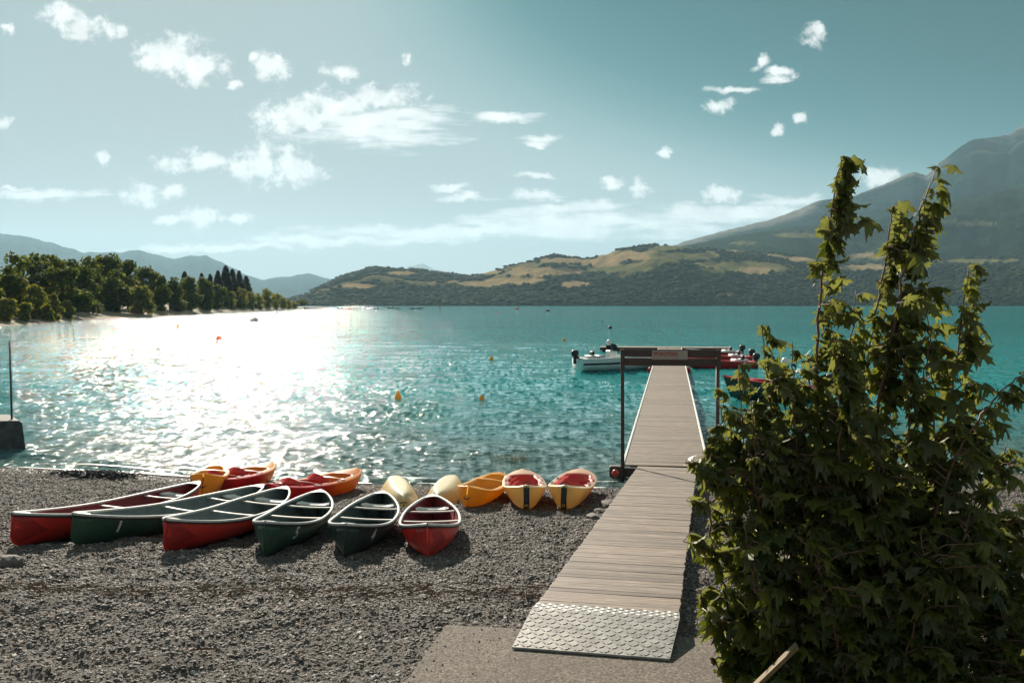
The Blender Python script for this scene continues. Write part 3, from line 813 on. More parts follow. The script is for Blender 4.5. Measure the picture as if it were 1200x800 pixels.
def leaf_cloud(name, blobs, n, size, mat, seed, parent, flat=0.0):
    """crown of many small faces on and inside lumpy volumes; blobs = [(centre, radii)]"""
    rng = np.random.default_rng(seed)
    vol = np.array([r[0] * r[1] * r[2] for c, r in blobs]) ** 0.7
    idx = rng.choice(len(blobs), n, p=vol / vol.sum())
    C = np.array([b_[0] for b_ in blobs])[idx]; Rr = np.array([b_[1] for b_ in blobs])[idx]
    d = rng.normal(size=(n, 3)); d /= np.linalg.norm(d, axis=1)[:, None]
    rad = rng.random(n) ** 0.33
    rad = rad * (0.86 + 0.3 * rng.random(n))
    p = C + d * Rr * rad[:, None]
    out = d * 0.8 + rng.normal(size=(n, 3)) * 0.55 + np.array([0, 0, 0.25])
    out /= np.linalg.norm(out, axis=1)[:, None]
    a = np.cross(out, rng.normal(size=(n, 3))); a /= np.linalg.norm(a, axis=1)[:, None]
    b_ = np.cross(out, a)
    s = size * rng.uniform(0.6, 1.35, n)[:, None]
    v0 = p + a * s * 0.9; v1 = p + b_ * s * 0.55 + out * s * 0.12; v2 = p - a * s * 0.9; v3 = p - b_ * s * 0.55 - out * s * 0.10
    V = np.stack([v0, v1, v2, v3], 1).reshape(-1, 3)
    T = np.arange(4 * n).reshape(-1, 4)
    me = tri_array_mesh(name, V, T, mat)
    tone = np.clip(rng.normal(0.45, 0.25, n) + (idx * 0.37 % 1 - 0.5) * 0.35, 0, 1)
    set_tone(me, np.repeat(tone, 4))
    return link(name, me, parent)

tree_seed = [100]
def broad_tree(px, top, hw, inland, label, cat='tree', group='broad-leaved trees on the wooded point', mat='leaf_far', n=1500, name='broadleaf_tree', low=0.06, rootpy=None):
    tree_seed[0] += 1
    rnd = random.Random(tree_seed[0])
    D = float(bank_Y(px)) + inland
    x = (px - CX) / F * D
    z0 = float(bank_h(inland)) - 0.3
    H = (HOR - top) / F * D + CZ - z0
    W = hw / F * D
    root = empty(name, (x, D, z0))
    tag(root, label, cat, group)
    tb = MB(); tb.tube([(0, 0, 0), (W * 0.05, 0, H * 0.3), (-W * 0.04, 0, H * 0.62), (0.0, 0, H * 0.85)], [H * 0.022, H * 0.018, H * 0.011, H * 0.004], 6)
    for k in range(4):
        a = rnd.random() * 6.28; zz = H * rnd.uniform(0.25, 0.5)
        tb.tube([(0, 0, zz), (math.cos(a) * W * 0.35, math.sin(a) * W * 0.35, zz + H * 0.14), (math.cos(a) * W * 0.6, math.sin(a) * W * 0.6, zz + H * 0.3)], [H * 0.010, H * 0.007, H * 0.003], 5)
    tb.build('trunk', M['bark'], root)
    blobs = []
    for k in range(20):
        zf = rnd.uniform(low, 0.92) ** 1.15
        env = math.sin(math.pi * min(1, (zf - low * 0.4) / (1.06 - low * 0.4)) ** 0.8) ** 0.6
        a = rnd.random() * 6.28; rr = W * env * rnd.uniform(0.25, 0.78)
        sz = W * rnd.uniform(0.26, 0.46)
        blobs.append(((math.cos(a) * rr, math.sin(a) * rr, H * zf), (sz, sz, min(sz * 0.85, H * 0.16))))
    blobs.append(((0, 0, H * 0.90), (W * 0.32, W * 0.32, H * 0.10)))
    blobs.append(((0, 0, H * 0.5), (W * 0.55, W * 0.55, H * 0.32)))
    leaf_cloud('crown', blobs, int(n * 1.5), max(0.50, W * 0.115), M[mat], tree_seed[0], root)
    return root
SPOTS_BACK = [(-60, 285, 30), (-24, 292, 28), (15, 296, 26), (43, 295, 22), (63, 298, 20), (86, 303, 24), (106, 300, 20), (126, 300, 24), (150, 305, 22), (170, 312, 18), (181, 317, 14)]
BACK_WORDS = ['overhanging the bank beyond the concrete block', 'rising above the bushes near the concrete block', 'tall and rounded beside the pale bushes', 'with a pointed top behind the pale bushes', 'with a narrow crown behind the tall bush', 'broad and dark in the middle of the wood', 'slim among broader crowns in the wood', 'the tallest broad crown of the wood', 'with a sloping shoulder in the wood', 'small behind the round olive tree', 'low crown at the edge of the clearing']
for (a, b_, c), w in zip(SPOTS_BACK, BACK_WORDS):
    broad_tree(a, b_, c, 55, 'dark green broad-leaved tree ' + w, n=1500)
SPOTS_MID = [(-20, 312, 24, 'dense low-branching tree at the water edge past the concrete block'), (12, 310, 25, 'full green tree just behind the shore bushes'), (76, 316, 28, 'wide spreading green tree behind the tall pale bush'), (101, 312, 22, 'deep green tree leaning over the stony shore'), (135, 315, 22, 'shaggy dark tree above the bathers on the shore'), (190, 322, 15, 'dark tree beside the round olive tree'),
             (205, 324, 16, 'round-headed tree in front of the first fir'), (222, 325, 18, 'round-headed tree in front of the fir group'), (240, 326, 16, 'dark leafy tree below the fir group'), (256, 333, 13, 'smaller leafy tree next to the sandy clearing')]
for a, b_, c, l in SPOTS_MID: broad_tree(a, b_, c, 28, l, n=1500, low=0.05)
broad_tree(165, 336, 19, 14, 'round olive green tree standing alone before the dark wood', n=1300, low=0.05, mat='leaf_olive')
for a, b_, c, i, l in [(42, 332, 14, 12, 'tall pale olive bush on the stony shore'), (64, 344, 11, 10, 'middle-sized pale bush beside the tall pale bush'), (80, 352, 9, 8, 'small pale bush at the end of the bush row'), (8, 350, 13, 10, 'low pale bush beside dark rocks on the shore'), (28, 355, 9, 8, 'lowest pale bush in front of the dark trees'), (56, 356, 9, 6, 'rounded little bush growing on the shingle')]:
    broad_tree(a, b_, c, i, l, 'bush', 'pale bushes along the near shore of the point', 'leaf_olive', 700, 'shore_bush', 0.05)
for a, b_, c, i, l in [(271, 341, 9, 30, 'low leafy tree under the last fir'), (283, 337, 10, 30, 'leafy tree at the start of the sandy clearing'), (293, 342, 10, 28, 'spreading low tree on the sandy clearing'), (303, 343, 10, 26, 'low round tree on the sandy clearing'), (313, 338, 11, 26, 'highest light green tree on the tip of the point'), (322, 343, 10, 22, 'light green tree stepping down toward the tip'), (330, 348, 9, 18, 'light green bush near the tip of the point'), (337, 351, 9, 14, 'low bush next to last on the tip of the point'), (344, 354, 7, 10, 'last little bush on the tip of the point')]:
    broad_tree(a, b_, c, i, l, 'tree', 'light trees on the tip of the point', 'leaf_olive', 800, 'point_tree', 0.03)
broad_tree(356, 351, 9, 60, 'dark rounded tree on the flat islet beyond the point', n=900, low=0.1)

def fir(px, top, hw, inland, label):
    tree_seed[0] += 1
    rng = np.random.default_rng(tree_seed[0])
    D = float(bank_Y(px)) + inland; x = (px - CX) / F * D; z0 = float(bank_h(inland)) - 0.3
    H = (HOR - top) / F * D + CZ - z0; W = hw * 2.1 / F * D
    root = empty('fir_tree', (x, D, z0)); tag(root, label, 'fir tree', 'firs rising behind the wood')
    MB().tube([(0, 0, 0), (0, 0, H * 0.97)], [H * 0.018, 0.03], 6).build('trunk', M['bark'], root)
    V = []; tone = []
    for k in range(800):
        zf = rng.uniform(0.08, 1.0); r = W * (1.05 - zf) ** 0.62 * rng.uniform(0.7, 1.15) + 0.15
        a = rng.random() * 6.28; ca, sa = math.cos(a), math.sin(a); w = r * 0.24 + 0.12
        z = H * zf
        V += [(0, 0, z + 0.25), (ca * r * 0.6 - sa * w, sa * r * 0.6 + ca * w, z - r * 0.12), (ca * r, sa * r, z - r * 0.32), (ca * r * 0.6 + sa * w, sa * r * 0.6 - ca * w, z - r * 0.12)]
        tone += [rng.random()] * 4
    me = tri_array_mesh('crown', np.array(V), np.arange(len(V)).reshape(-1, 4), M['leaf_fir'])
    set_tone(me, tone); link('crown', me, root)
for (a, b_, c), w in zip([(217, 318, 6), (237, 320, 5), (247, 321, 5), (256, 317, 6), (265, 311, 7), (273, 315, 6), (281, 317, 6), (289, 323, 6)],
                         ['standing apart nearest the broad-leaved wood', 'with a thin spire beside the lone fir', 'shorter between two pointed firs', 'slender beside the tallest fir', 'tallest of the group with the widest skirt', 'close behind the tallest fir', 'narrow toward the end of the group', 'last and lowest above the sandy clearing']):
    fir(a, b_, c, 70, 'dark fir ' + w)

# ------------------------------------------------------------------ houses over on the far shore
def house(px, py, w, l, h, rot, label):
    D = 2535 + (358 - py) * 22
    p = P(px, py, D)
    root = empty('house', p); root.rotation_euler.z = rot
    tag(root, label, 'house', 'houses along the far shore')
    MB().box((0, 0, h / 2 - 4), (w, l, h + 8)).build('wall', M['house_wall'], root)
    a = w / 2 + 0.6; b_ = l / 2 + 0.6; t = h + w * 0.32
    part('roof', [(-a, -b_, h), (a, -b_, h), (a, b_, h), (-a, b_, h), (0, -b_, t), (0, b_, t)], [(0, 1, 4), (1, 2, 5, 4), (2, 3, 5), (3, 0, 4, 5), (3, 2, 1, 0)], M['house_roof'], root)
    wm = MB().box((0, 0, 0), (0.2, 1.4, 1.6)).mesh('window', M['glass_dark'])
    for k in range(3): link('window', wm, root, (-w / 2 - 0.02, -l / 3 + k * l / 3, h * 0.55))
for a, b_, w, l, h, r, t in [(606, 353, 9, 14, 6, 0.3, 'house lowest on the far shore with a wide front'), (619, 351.5, 10, 12, 7, 1.2, 'house above the far shore beside the trees'), (631, 352.5, 11, 16, 6, 0.8, 'long low house among the far shore trees'), (644, 351, 9, 10, 8, 0.1, 'tall narrow house on the far slope'), (655, 353, 9, 11, 6, 0.5, 'small house at the water beyond the black buoy'), (585, 352.5, 8, 10, 6, 0.9, 'little house apart from the far village')]:
    house(a, b_, w, l, h, r, 'pale ' + t)

# ------------------------------------------------------------------ concrete apron under the ramp
def build_slab():
    top = [G(380, 930, 1.22), G(522, 731, 1.22), G(640, 737, 1.22), G(800, 745, 1.22), G(905, 752, 1.22), G(1010, 930, 1.22)]
    near = [Vector((4.0, 3.0, 1.22)), Vector((-3.0, 3.0, 1.22))]
    ring = top + near
    n = len(ring)
    bm = bmesh.new()
    vt = [bm.verts.new(q) for q in ring]; f = bm.faces.new(list(reversed(vt)))
    r = bmesh.ops.extrude_face_region(bm, geom=[f])
    for q in r['geom']:
        if isinstance(q, bmesh.types.BMVert): q.co.z -= 0.22
    bmesh.ops.recalc_face_normals(bm, faces=bm.faces[:])
    bmesh.ops.bevel(bm, geom=[e for e in bm.edges if all(abs(q.co.z - 1.22) < 1e-4 for q in e.verts)], offset=0.015, segments=2, affect='EDGES')
    me = bpy.data.meshes.new('concrete_apron'); bm.to_mesh(me); bm.free(); me.materials.append(M['concrete'])
    structure(link('concrete_apron', me))
build_slab()

# ================================================================== JETTY
def frame_matrix(p, q, up=Vector((0, 0, 1))):
    """x along p->q, y to the left, z up; origin at p"""
    x = (q - p).normalized(); y = up.cross(x).normalized(); z = x.cross(y)
    m = Matrix((x, y, z)).transposed().to_4x4(); m.translation = p
    return m
def plank_meshes(width, board, thick, tagname):
    out = []
    for k in range(4):
        mb = MB(); mb.bbox((0, 0, -thick / 2), (board, width, thick), 0.004)
        rnd = random.Random(k + 5)
        for q in mb.v: q.z += rnd.uniform(-0.002, 0.002); q.y += rnd.uniform(-0.006, 0.006)
        # grain runs along local x of the material: turn plank so that its length is x
        me = mb.mesh('plank', M['deck'])
        for vtx in me.vertices: vtx.co = Vector((vtx.co.y, -vtx.co.x, vtx.co.z))
        out.append(me)
    return out
DECK_NEAR = CZ - 2.94; DECK_FLOAT = CZ - 3.92
gp = G(711.5, 712, DECK_NEAR); gq = P(782, 551, 22.2); gq.z = DECK_FLOAT + 0.05
gang_m = frame_matrix(gp, gq)
gang = empty('gangway', matrix=gang_m)
tag(gang, 'weathered plank gangway sloping from the concrete apron down to the floating pontoon', 'gangway')
GL = (gq - gp).length; GW = 1.38
pms = plank_meshes(GW, 0.135, 0.035, 'g')
ng = int(GL / 0.14)
rp = random.Random(11)
for k in range(ng):
    link('plank', pms[k % 4], gang, (0.07 + k * GL / ng, rp.uniform(-0.006, 0.006), rp.uniform(-0.0025, 0.0025)), (0, 0, math.pi / 2 + rp.uniform(-0.003, 0.003)))
for s in (-1, 1):
    MB().box((GL / 2, s * (GW / 2 - 0.05), -0.135), (GL - 0.02, 0.06, 0.19)).build('stringer', M['steel_dark'], gang)
for k in range(7):
    MB().box((0.5 + k * (GL - 1) / 6, 0, -0.10), (0.06, GW - 0.17, 0.09)).build('crossbeam', M['steel_dark'], gang)
# tread plate ramp (part of the gangway)
inv = gang_m.inverted()
k0 = inv @ G(600, 760, 1.225); k1 = inv @ G(785, 774, 1.225)
def ramp_plate():
    a0 = Vector((-0.02, GW / 2 - 0.0, 0.012)); a1 = Vector((-0.02, -GW / 2, 0.012))       # upper edge on the deck
    b0 = a0 + Vector((-0.20, 0.01, -0.005)); b1 = a1 + Vector((-0.20, -0.01, -0.005))       # knee
    c0 = Vector((k0.x, k0.y, k0.z + 0.02)); c1 = Vector((k1.x, k1.y, k1.z + 0.02))
    th = 0.018
    # plate
    v = []
    for q in (a0, a1, b0, b1, c0, c1): v.append(q)
    for q in (a0, a1, b0, b1, c0, c1): v.append(q - Vector((0, 0, th)))
    f = [(0, 2, 3, 1), (2, 4, 5, 3), (6, 7, 9, 8), (8, 9, 11, 10), (0, 1, 7, 6), (4, 10, 11, 5), (0, 6, 8, 2), (2, 8, 10, 4), (1, 3, 9, 7), (3, 5, 11, 9)]
    plate = part('tread_plate', v, f, M['alu'], gang)
    mb = MB()
    def lozenges(p0, p1, q0, q1, rows, cols):
        nrm = (q0 - p0).cross(p1 - p0).normalized()
        if nrm.z < 0: nrm = -nrm
        for r in range(rows):
            for c in range(cols):
                u_ = (c + 0.5) / cols; w_ = (r + 0.5) / rows
                cen = (p0.lerp(p1, u_)).lerp(q0.lerp(q1, u_), w_)
                ex = (p1 - p0).normalized(); ey = nrm.cross(ex)
                an = R(40) if (r + c) % 2 else R(-40)
                d = ex * math.cos(an) + ey * math.sin(an); e = nrm.cross(d)
                L_, W_ = 0.036, 0.011
                pts = [cen - d * L_, cen - e * W_, cen + d * L_, cen + e * W_, cen + nrm * 0.005 - d * L_ * 0.5, cen + nrm * 0.005 + d * L_ * 0.5]
                mb.add(pts, [(0, 1, 4), (1, 5, 4), (1, 2, 5), (2, 3, 5), (3, 4, 5), (3, 0, 4)])
    lozenges(a0, a1, b0, b1, 4, 24)
    lozenges(b0, b1, c0, c1, 10, 24)
    tr = mb.build('tread', M['alu_tread'], plate); tr['kind'] = 'stuff'
ramp_plate()

pp = P(779.8, 545, 22.7); pp.z = DECK_FLOAT
pe = P(785.0, 410, 84.0); pe.z = DECK_FLOAT
pont_m = frame_matrix(pp, pe)
pont = empty('floating_pontoon', matrix=pont_m)
tag(pont, 'long floating plank pontoon with pale edging reaching out over the lake', 'pontoon')
PL = (pe - pp).length; PW = 1.98
pms2 = plank_meshes(PW, 0.137, 0.035, 'p')
for k in range(290):
    link('plank', pms2[k % 4], pont, (0.07 + k * 0.141, rp.uniform(-0.006, 0.006), rp.uniform(-0.0025, 0.0025)), (0, 0, math.pi / 2 + rp.uniform(-0.003, 0.003)))
mb = MB(); x = 0.07 + 290 * 0.141
while x < PL: mb.box((x, 0, -0.0175), (0.137, PW, 0.035)); x += 0.141
o = mb.build('far_planks', M['deck'], pont); o['kind'] = 'stuff'
for s in (-1, 1):
    segs = 8
    for k in range(segs):
        MB().bbox(((k + 0.5) * PL / segs, s * (PW / 2 + 0.035), -0.03), (PL / segs - 0.02, 0.06, 0.11), 0.008).build('edge_strip', M['pale_edge'], pont)
for k in range(11):
    MB().bbox((2.0 + k * (PL - 3.5) / 10, 0, -0.26), (3.4, PW - 0.25, 0.42), 0.06).build('float', M['concrete_dark'], pont)
MB().box((-0.10, 0, -0.16), (0.14, PW + 0.14, 0.22)).build('end_beam', M['steel_dark'], pont)
for s in (-1, 1):
    MB().bbox((0.12, s * (PW / 2 + 0.22), -0.30), (0.3, 0.3, 0.5), 0.03).build('bracket', M['steel_dark'], pont)

# T-shaped head
ta = P(703, 406.2, 85.5); tb_ = P(858, 408.4, 84.0); ta.z = tb_.z = DECK_FLOAT + 0.02
th_m = frame_matrix(ta, tb_)
head = empty('pontoon_head', matrix=th_m)
tag(head, 'pale wooden cross platform closing the far end of the pontoon', 'platform')
TL = (tb_ - ta).length
tp = MB().bbox((0, 0, -0.03), (0.28, 2.2, 0.06), 0.006).mesh('deck_board', M['deck'])
for vtx in tp.vertices: vtx.co = Vector((vtx.co.y, -vtx.co.x, vtx.co.z))
nb = int(TL / 0.29)
for k in range(nb): link('deck_board', tp, head, (0.15 + k * TL / nb, 1.1, 0), (0, 0, math.pi / 2))
MB().box((TL / 2, -0.04, -0.17), (TL, 0.07, 0.20)).build('fascia', M['board_dark'], head)
MB().box((TL / 2, 2.24, -0.17), (TL, 0.07, 0.20)).build('fascia', M['board_dark'], head)
for k in range(5): MB().bbox((0.9 + k * (TL - 1.8) / 4, 1.1, -0.30), (1.4, 1.7, 0.35), 0.04).build('float', M['concrete_dark'], head)

# fenders hanging from the pontoon sides
for s, w in ((1, 'left'), (-1, 'right')):
    loc = pont_m @ Vector((37.5, s * (PW / 2 + 0.22), -0.52))
    fo = MB().lathe([(0.03, 0.44), (0.06, 0.42), (0.13, 0.36), (0.145, 0.2), (0.13, 0.05), (0.05, 0.0)], 12).build('fender', M['buoy_red'], None, True)
    fo.location = loc
    tag(fo, 'dark red fender hanging on the pontoon side by the ' + ('white motorboat' if s > 0 else 'red boats'), 'fender', 'fenders on the pontoon')

# gantry with name board
pl = P(729, 549, 22.55); pr = P(841, 549, 22.35)
pl.z = pr.z = 0
gm_ = frame_matrix(pl, pr)
gan = empty('sign_gantry', matrix=gm_)
tag(gan, 'dark steel gantry with a board reading PONTON across the start of the pontoon', 'gantry')
gw = (pr - pl).length
ztop = P(722, 409.2, 22.5).z
def pz(py): return P(780, py, 22.4).z
MB().tube([(0.02, 0, -0.9), (0.0, 0, pz(440)), (-0.01, 0, pz(428))], [0.048, 0.043, 0.043], 10).build('post', M['steel_dark'], gan, True)
MB().tube([(gw, 0, -0.9), (gw - 0.02, 0, pz(428))], [0.048, 0.045], 10).build('post', M['steel_dark'], gan, True)
for x in (0.0, gw + 0.0):
    MB().bbox((x, 0, (pz(433) + ztop) / 2), (0.10, 0.10, ztop - pz(433)), 0.01).build('post_head', M['board_dark'], gan)
zz = [(pz(418.2), pz(409.5)), (pz(427.0), pz(419.8))]
for z0, z1 in zz:
    MB().bbox((gw / 2 - 0.02, 0.0, (z0 + z1) / 2), (gw + 0.04, 0.045, z1 - z0), 0.006).build('board', M['board_dark'], gan)
MB().box((gw / 2 - 0.02, 0.0, pz(427.8)), (gw + 0.05, 0.05, 0.03)).build('rail', M['steel_dark'], gan)
x0 = (761.5 - 727) / 113 * gw; x1 = (803.5 - 727) / 113 * gw
sz0, sz1 = pz(421.3), pz(410.6)
sb = MB().bbox(((x0 + x1) / 2, -0.045, (sz0 + sz1) / 2), (x1 - x0, 0.03, sz1 - sz0), 0.004).build('sign_panel', M['sign_board'], gan)
def text_mesh(txt, size, mat, extrude=0.0):
    cu = bpy.data.curves.new('lettering', 'FONT'); cu.body = txt; cu.size = size; cu.extrude = extrude; cu.resolution_u = 6; cu.offset = size * 0.028
    o_ = bpy.data.objects.new('lettering', cu); COL.objects.link(o_)
    bpy.context.view_layer.update()
    dg = bpy.context.evaluated_depsgraph_get()
    me = bpy.data.meshes.new_from_object(o_.evaluated_get(dg))
    bpy.data.objects.remove(o_); bpy.data.curves.remove(cu)
    me.materials.clear(); me.materials.append(mat)
    return me
tm = text_mesh('PONTON', 0.13, M['sign_red'], 0.002)
lo_ = link('lettering', tm, sb, (x0 + 0.05, -0.064, sz1 - 0.125), (math.pi / 2, 0, 0))

# mooring ball and chain beside the gangway foot
mbp = BG(721, 554, 0.5)
ball = empty('mooring_ball', mbp); ball.scale = (0.6, 0.6, 0.6); tag(ball, 'small red mooring ball on a rusty chain beside the gangway', 'buoy')
MB().lathe([(0.02, -0.13), (0.08, -0.105), (0.125, -0.03), (0.125, 0.03), (0.08, 0.105), (0.02, 0.13)], 14).build('ball', M['buoy_red'], ball, True)
def link_mesh():
    mb = MB(); pts = []
    for k in range(13):
        a = 2 * math.pi * k / 12; pts.append((math.cos(a) * 0.028, 0, math.sin(a) * 0.048))
    mb.tube(pts, 0.009, 6, False); return mb.mesh('chain_link', M['steel_dark'], True)
lm = link_mesh()
endp = BG(712, 582, 0.03)
dv = endp - mbp
for k in range(16):
    q = (k + 1) / 17
    p = (dv * q) / 0.6 + Vector((0, 0, -0.10 - 0.25 * math.sin(math.pi * q)))
    lo2 = link('chain_link', lm, ball, p); lo2.rotation_euler = (R(25), R(15), (k % 2) * 1.57 + 0.4)

# ================================================================== CANOES
def canoe_dims(L): return dict(L=L, B=0.47, D=0.33, SH=0.17, RAD=0.26)
def canoe_fn(d):
    def half(x):
        s = abs(x) / (d['L'] / 2)
        return d['B'] * max(0.0, 1 - s ** 2.6) ** 0.80 + 0.004
    def keel(x):
        e = abs(x) - (d['L'] / 2 - d['RAD'])
        z = 0.02 * (abs(x) / (d['L'] / 2)) ** 2
        if e > 0: z += d['RAD'] * 0.8 * (1 - math.sqrt(max(0, 1 - min(1, e / d['RAD'] * 0.985) ** 2)))
        return z
    def sheer(x): return d['D'] + d['SH'] * (abs(x) / (d['L'] / 2)) ** 2.0
    def wy(x, q):
        s = abs(x) / (d['L'] / 2)
        p = 0.27 + 0.5 * s ** 4
        tumble = 1.0 - 0.05 * max(0, q - 0.7) / 0.3
        return half(x) * min(1, q) ** p * tumble
    return half, keel, sheer, wy
def make_canoe(L, outer, inner, near_dark, number, label, matrix, seat_white=True):
    d = canoe_dims(L); half, keel, sheer, wy = canoe_fn(d)
    root = empty('canoe', matrix=matrix)
    tag(root, label, 'canoe', 'canoes drawn up on the beach')
    ns = 46
    xs = [L / 2 * math.sin(math.pi / 2 * (-1 + 2 * i / ns)) * (1 - 0) for i in range(ns + 1)]
    qs = [0.0, 0.012, 0.04, 0.09, 0.16, 0.26, 0.38, 0.52, 0.68, 0.84, 1.0]
    def shell(off, zoff):
        v = []
        for x in xs:
            k, sh = keel(x) + zoff, sheer(x)
            row = []
            for q in reversed(qs): row.append((x * (1 - off * 0.2), max(0.002, wy(x, q) - off), k + (sh - k) * q))
            for q in qs[1:]: row.append((x * (1 - off * 0.2), -max(0.002, wy(x, q) - off), k + (sh - k) * q))
            v += row
        return v
    nc = 2 * len(qs) - 1
    def skid_plate():       # chevron-edged wear plate round the near stem
        v = []; rows_ = [0.10, 0.22, 0.36, 0.50, 0.64, 0.78, 0.90]
        for s in (1, -1):
            for q in (rows_ if s > 0 else rows_[::-1]):
                reach = 0.10 + 0.42 * (1 - abs(q - 0.5) * 2) ** 1.0
                for k in range(5):
                    x = -L / 2 + 0.012 + reach * k / 4
                    kz, sh = keel(x), sheer(x); v.append((x, s * (wy(x, q) + 0.0035), kz + (sh - kz) * q))
        part('wear_plate', v, grid_faces(14, 5), M[outer + '_wear'], root, True)
    part('hull', shell(0, 0), [tuple(reversed(f)) for f in grid_faces(len(xs), nc)] + [tuple(range(nc)), tuple(reversed(range((len(xs) - 1) * nc, len(xs) * nc)))], M[outer], root, True)
    part('hull_lining', shell(0.012, 0.018), grid_faces(len(xs), nc) + [tuple(reversed(range(nc))), tuple(range((len(xs) - 1) * nc, len(xs) * nc))], M[inner], root, True)
    skid_plate()
    for s in (-1, 1):
        pts = [(x, s * max(0.0, wy(x, 1.0) - 0.004), sheer(x) + 0.004) for x in xs]
        v = []
        for (x, y, z) in pts:
            for dy, dz in ((-0.018, -0.014), (0.019, -0.016), (0.020, 0.010), (0.010, 0.018), (-0.010, 0.017), (-0.019, 0.009)):
                v.append((x, y + s * dy, z + dz))
        f = grid_faces(len(pts), 6, True)
        part('gunwale', v, f, M['gunwale'], root, True)
        v = []
        for (x, y, z) in pts:
            for dy, dz in ((0.004, -0.040), (0.016, -0.038), (0.016, -0.017), (0.004, -0.017)):
                v.append((x, y + s * dy, z + dz))
        part('rub_strip', v, grid_faces(len(pts), 4, True), M['black'], root)
    for s in (-1, 1):       # end decks
        v = []; xe = [L / 2 * q for q in (0.90, 0.93, 0.955, 0.975, 0.99, 1.0)]
        for x in xe:
            w = wy(x, 1.0); z = sheer(x) + 0.016
            v += [(s * x, w, z), (s * x, w * 0.5, z + 0.012), (s * x, 0, z + 0.016), (s * x, -w * 0.5, z + 0.012), (s * x, -w, z)]
        v.append((s * (L / 2 + 0.012), 0, sheer(L / 2) - 0.03))
        f = grid_faces(6, 5) + [(25 + k, 26 + k, 30) for k in range(4)]
        part('end_deck', v, f, M['gunwale' if s > 0 or not near_dark else 'black'], root, True)
    # thwarts and seats
    def bar(name, x, drop, wid, th, mat, curve=0.0):
        z = sheer(x) - drop; w = wy(x, 0.9) - 0.012
        mb = MB(); v = []
        for k in range(9):
            t = -1 + k / 4; y = w * t; cx = x + curve * (1 - t * t); zz_ = z - 0.012 * (1 - t * t)
            ww = wid * (0.75 + 0.25 * abs(t))
            v += [(cx - ww / 2, y, zz_ - th), (cx + ww / 2, y, zz_ - th), (cx + ww / 2, y, zz_), (cx - ww / 2, y, zz_)]
        mb.add(v, grid_faces(9, 4, True) + [(3, 2, 1, 0), (32, 33, 34, 35)]); return mb.build(name, M[mat], root)
    bar('thwart', 0.12, 0.03, 0.07, 0.022, 'wood_pale')
    bar('thwart', L * 0.26, 0.03, 0.06, 0.022, 'wood_pale')
    for x in (-L * 0.32, L * 0.35):
        w = wy(x, 0.75) - 0.012; z = sheer(x) - 0.075
        v = []; nx, ny = 9, 9
        for i in range(nx):
            for j in range(ny):
                a, b_ = -1 + 2 * i / (nx - 1), -1 + 2 * j / (ny - 1)
                ww = min(w, wy(x + a * 0.14, 0.75) - 0.012)
                v.append((x + a * 0.14, b_ * ww, z - 0.045 * (1 - a * a) * (1 - b_ ** 4) + 0.02 * abs(b_) ** 3))
        n0 = len(v)
        v += [(q[0], q[1], q[2] - 0.025) for q in v]
        f = grid_faces(nx, ny)
        f2 = [tuple(n0 + i for i in reversed(q)) for q in f]
        edge = [i for i in range(ny)] + [i * ny + ny - 1 for i in range(1, nx)] + [(nx - 1) * ny + j for j in range(ny - 2, -1, -1)] + [i * ny for i in range(nx - 2, 0, -1)]
        f3 = [(edge[k], edge[(k + 1) % len(edge)], edge[(k + 1) % len(edge)] + n0, edge[k] + n0) for k in range(len(edge))]
        part('seat', v, f + f2 + f3, M['gunwale' if seat_white else 'inner_grey'], root, True)
    if number:
        me = text_mesh(number, 0.235, M['number'])
        wmin = min(q.co.x for q in me.vertices)
        bmx = bmesh.new(); bmx.from_mesh(me); bmesh.ops.triangulate(bmx, faces=bmx.faces[:]); bmesh.ops.subdivide_edges(bmx, edges=bmx.edges[:], cuts=2); bmx.to_mesh(me); bmx.free()
        xb = -L / 2 + 0.62
        for q in me.vertices:
            x = xb + (q.co.x - wmin); z = 0.20 + q.co.y
            k, sh = keel(x), sheer(x); qq = (z - k) / (sh - k)
            q.co = Vector((x, -wy(x, qq) - 0.005, z))
        link('number', me, root)
    return root

CANOES = [  # near stem foot, far tip, outer, inner, dark near deck, number, roll, label
    ((14, 642), (229, 563), 'hull_red', 'inner_red', True, None, 2, 'long red canoe resting beside the green canoe numbered 1, beached nearest the concrete block'),
    ((85, 642), (303, 566.5), 'hull_green', 'inner_grey', False, '1', 3, 'dark green canoe marked with a white number 1 between two red canoes'),
    ((192, 650), (331, 569), 'hull_red', 'inner_grey', True, None, 4, 'bright red canoe with grey lining between the green canoes numbered 1 and 5'),
    ((309, 654), (373, 573), 'hull_green', 'inner_dark', False, '5', 3, 'dark green canoe marked with a white number 5 on its bow'),
    ((403, 657), (446, 574.5), 'hull_dark', 'inner_dark', False, '4', 3, 'almost black green canoe marked with a white number 4'),
    ((501, 657), (507, 578.5), 'hull_red', 'inner_red', True, None, 0, 'red canoe with dark red lining, end on, in front of the upturned yellow kayaks')]
for near, far, outer, inner, dark, num, roll, label in CANOES:
    a = BG(*near, 0.0); b_ = BG(*far, 0.52)
    b_.z -= 0.52
    L = (b_ - a).length + 0.12
    mid = (a + b_) / 2
    print('canoe', round(L, 2), tuple(round(q, 2) for q in a), tuple(round(q, 2) for q in b_))
    m = frame_matrix(a, b_); m.translation = mid + Vector((0, 0, -0.015))
    m = m @ Matrix.Rotation(R(roll), 4, 'X')
    make_canoe(L, outer, inner, dark, num, label, m)

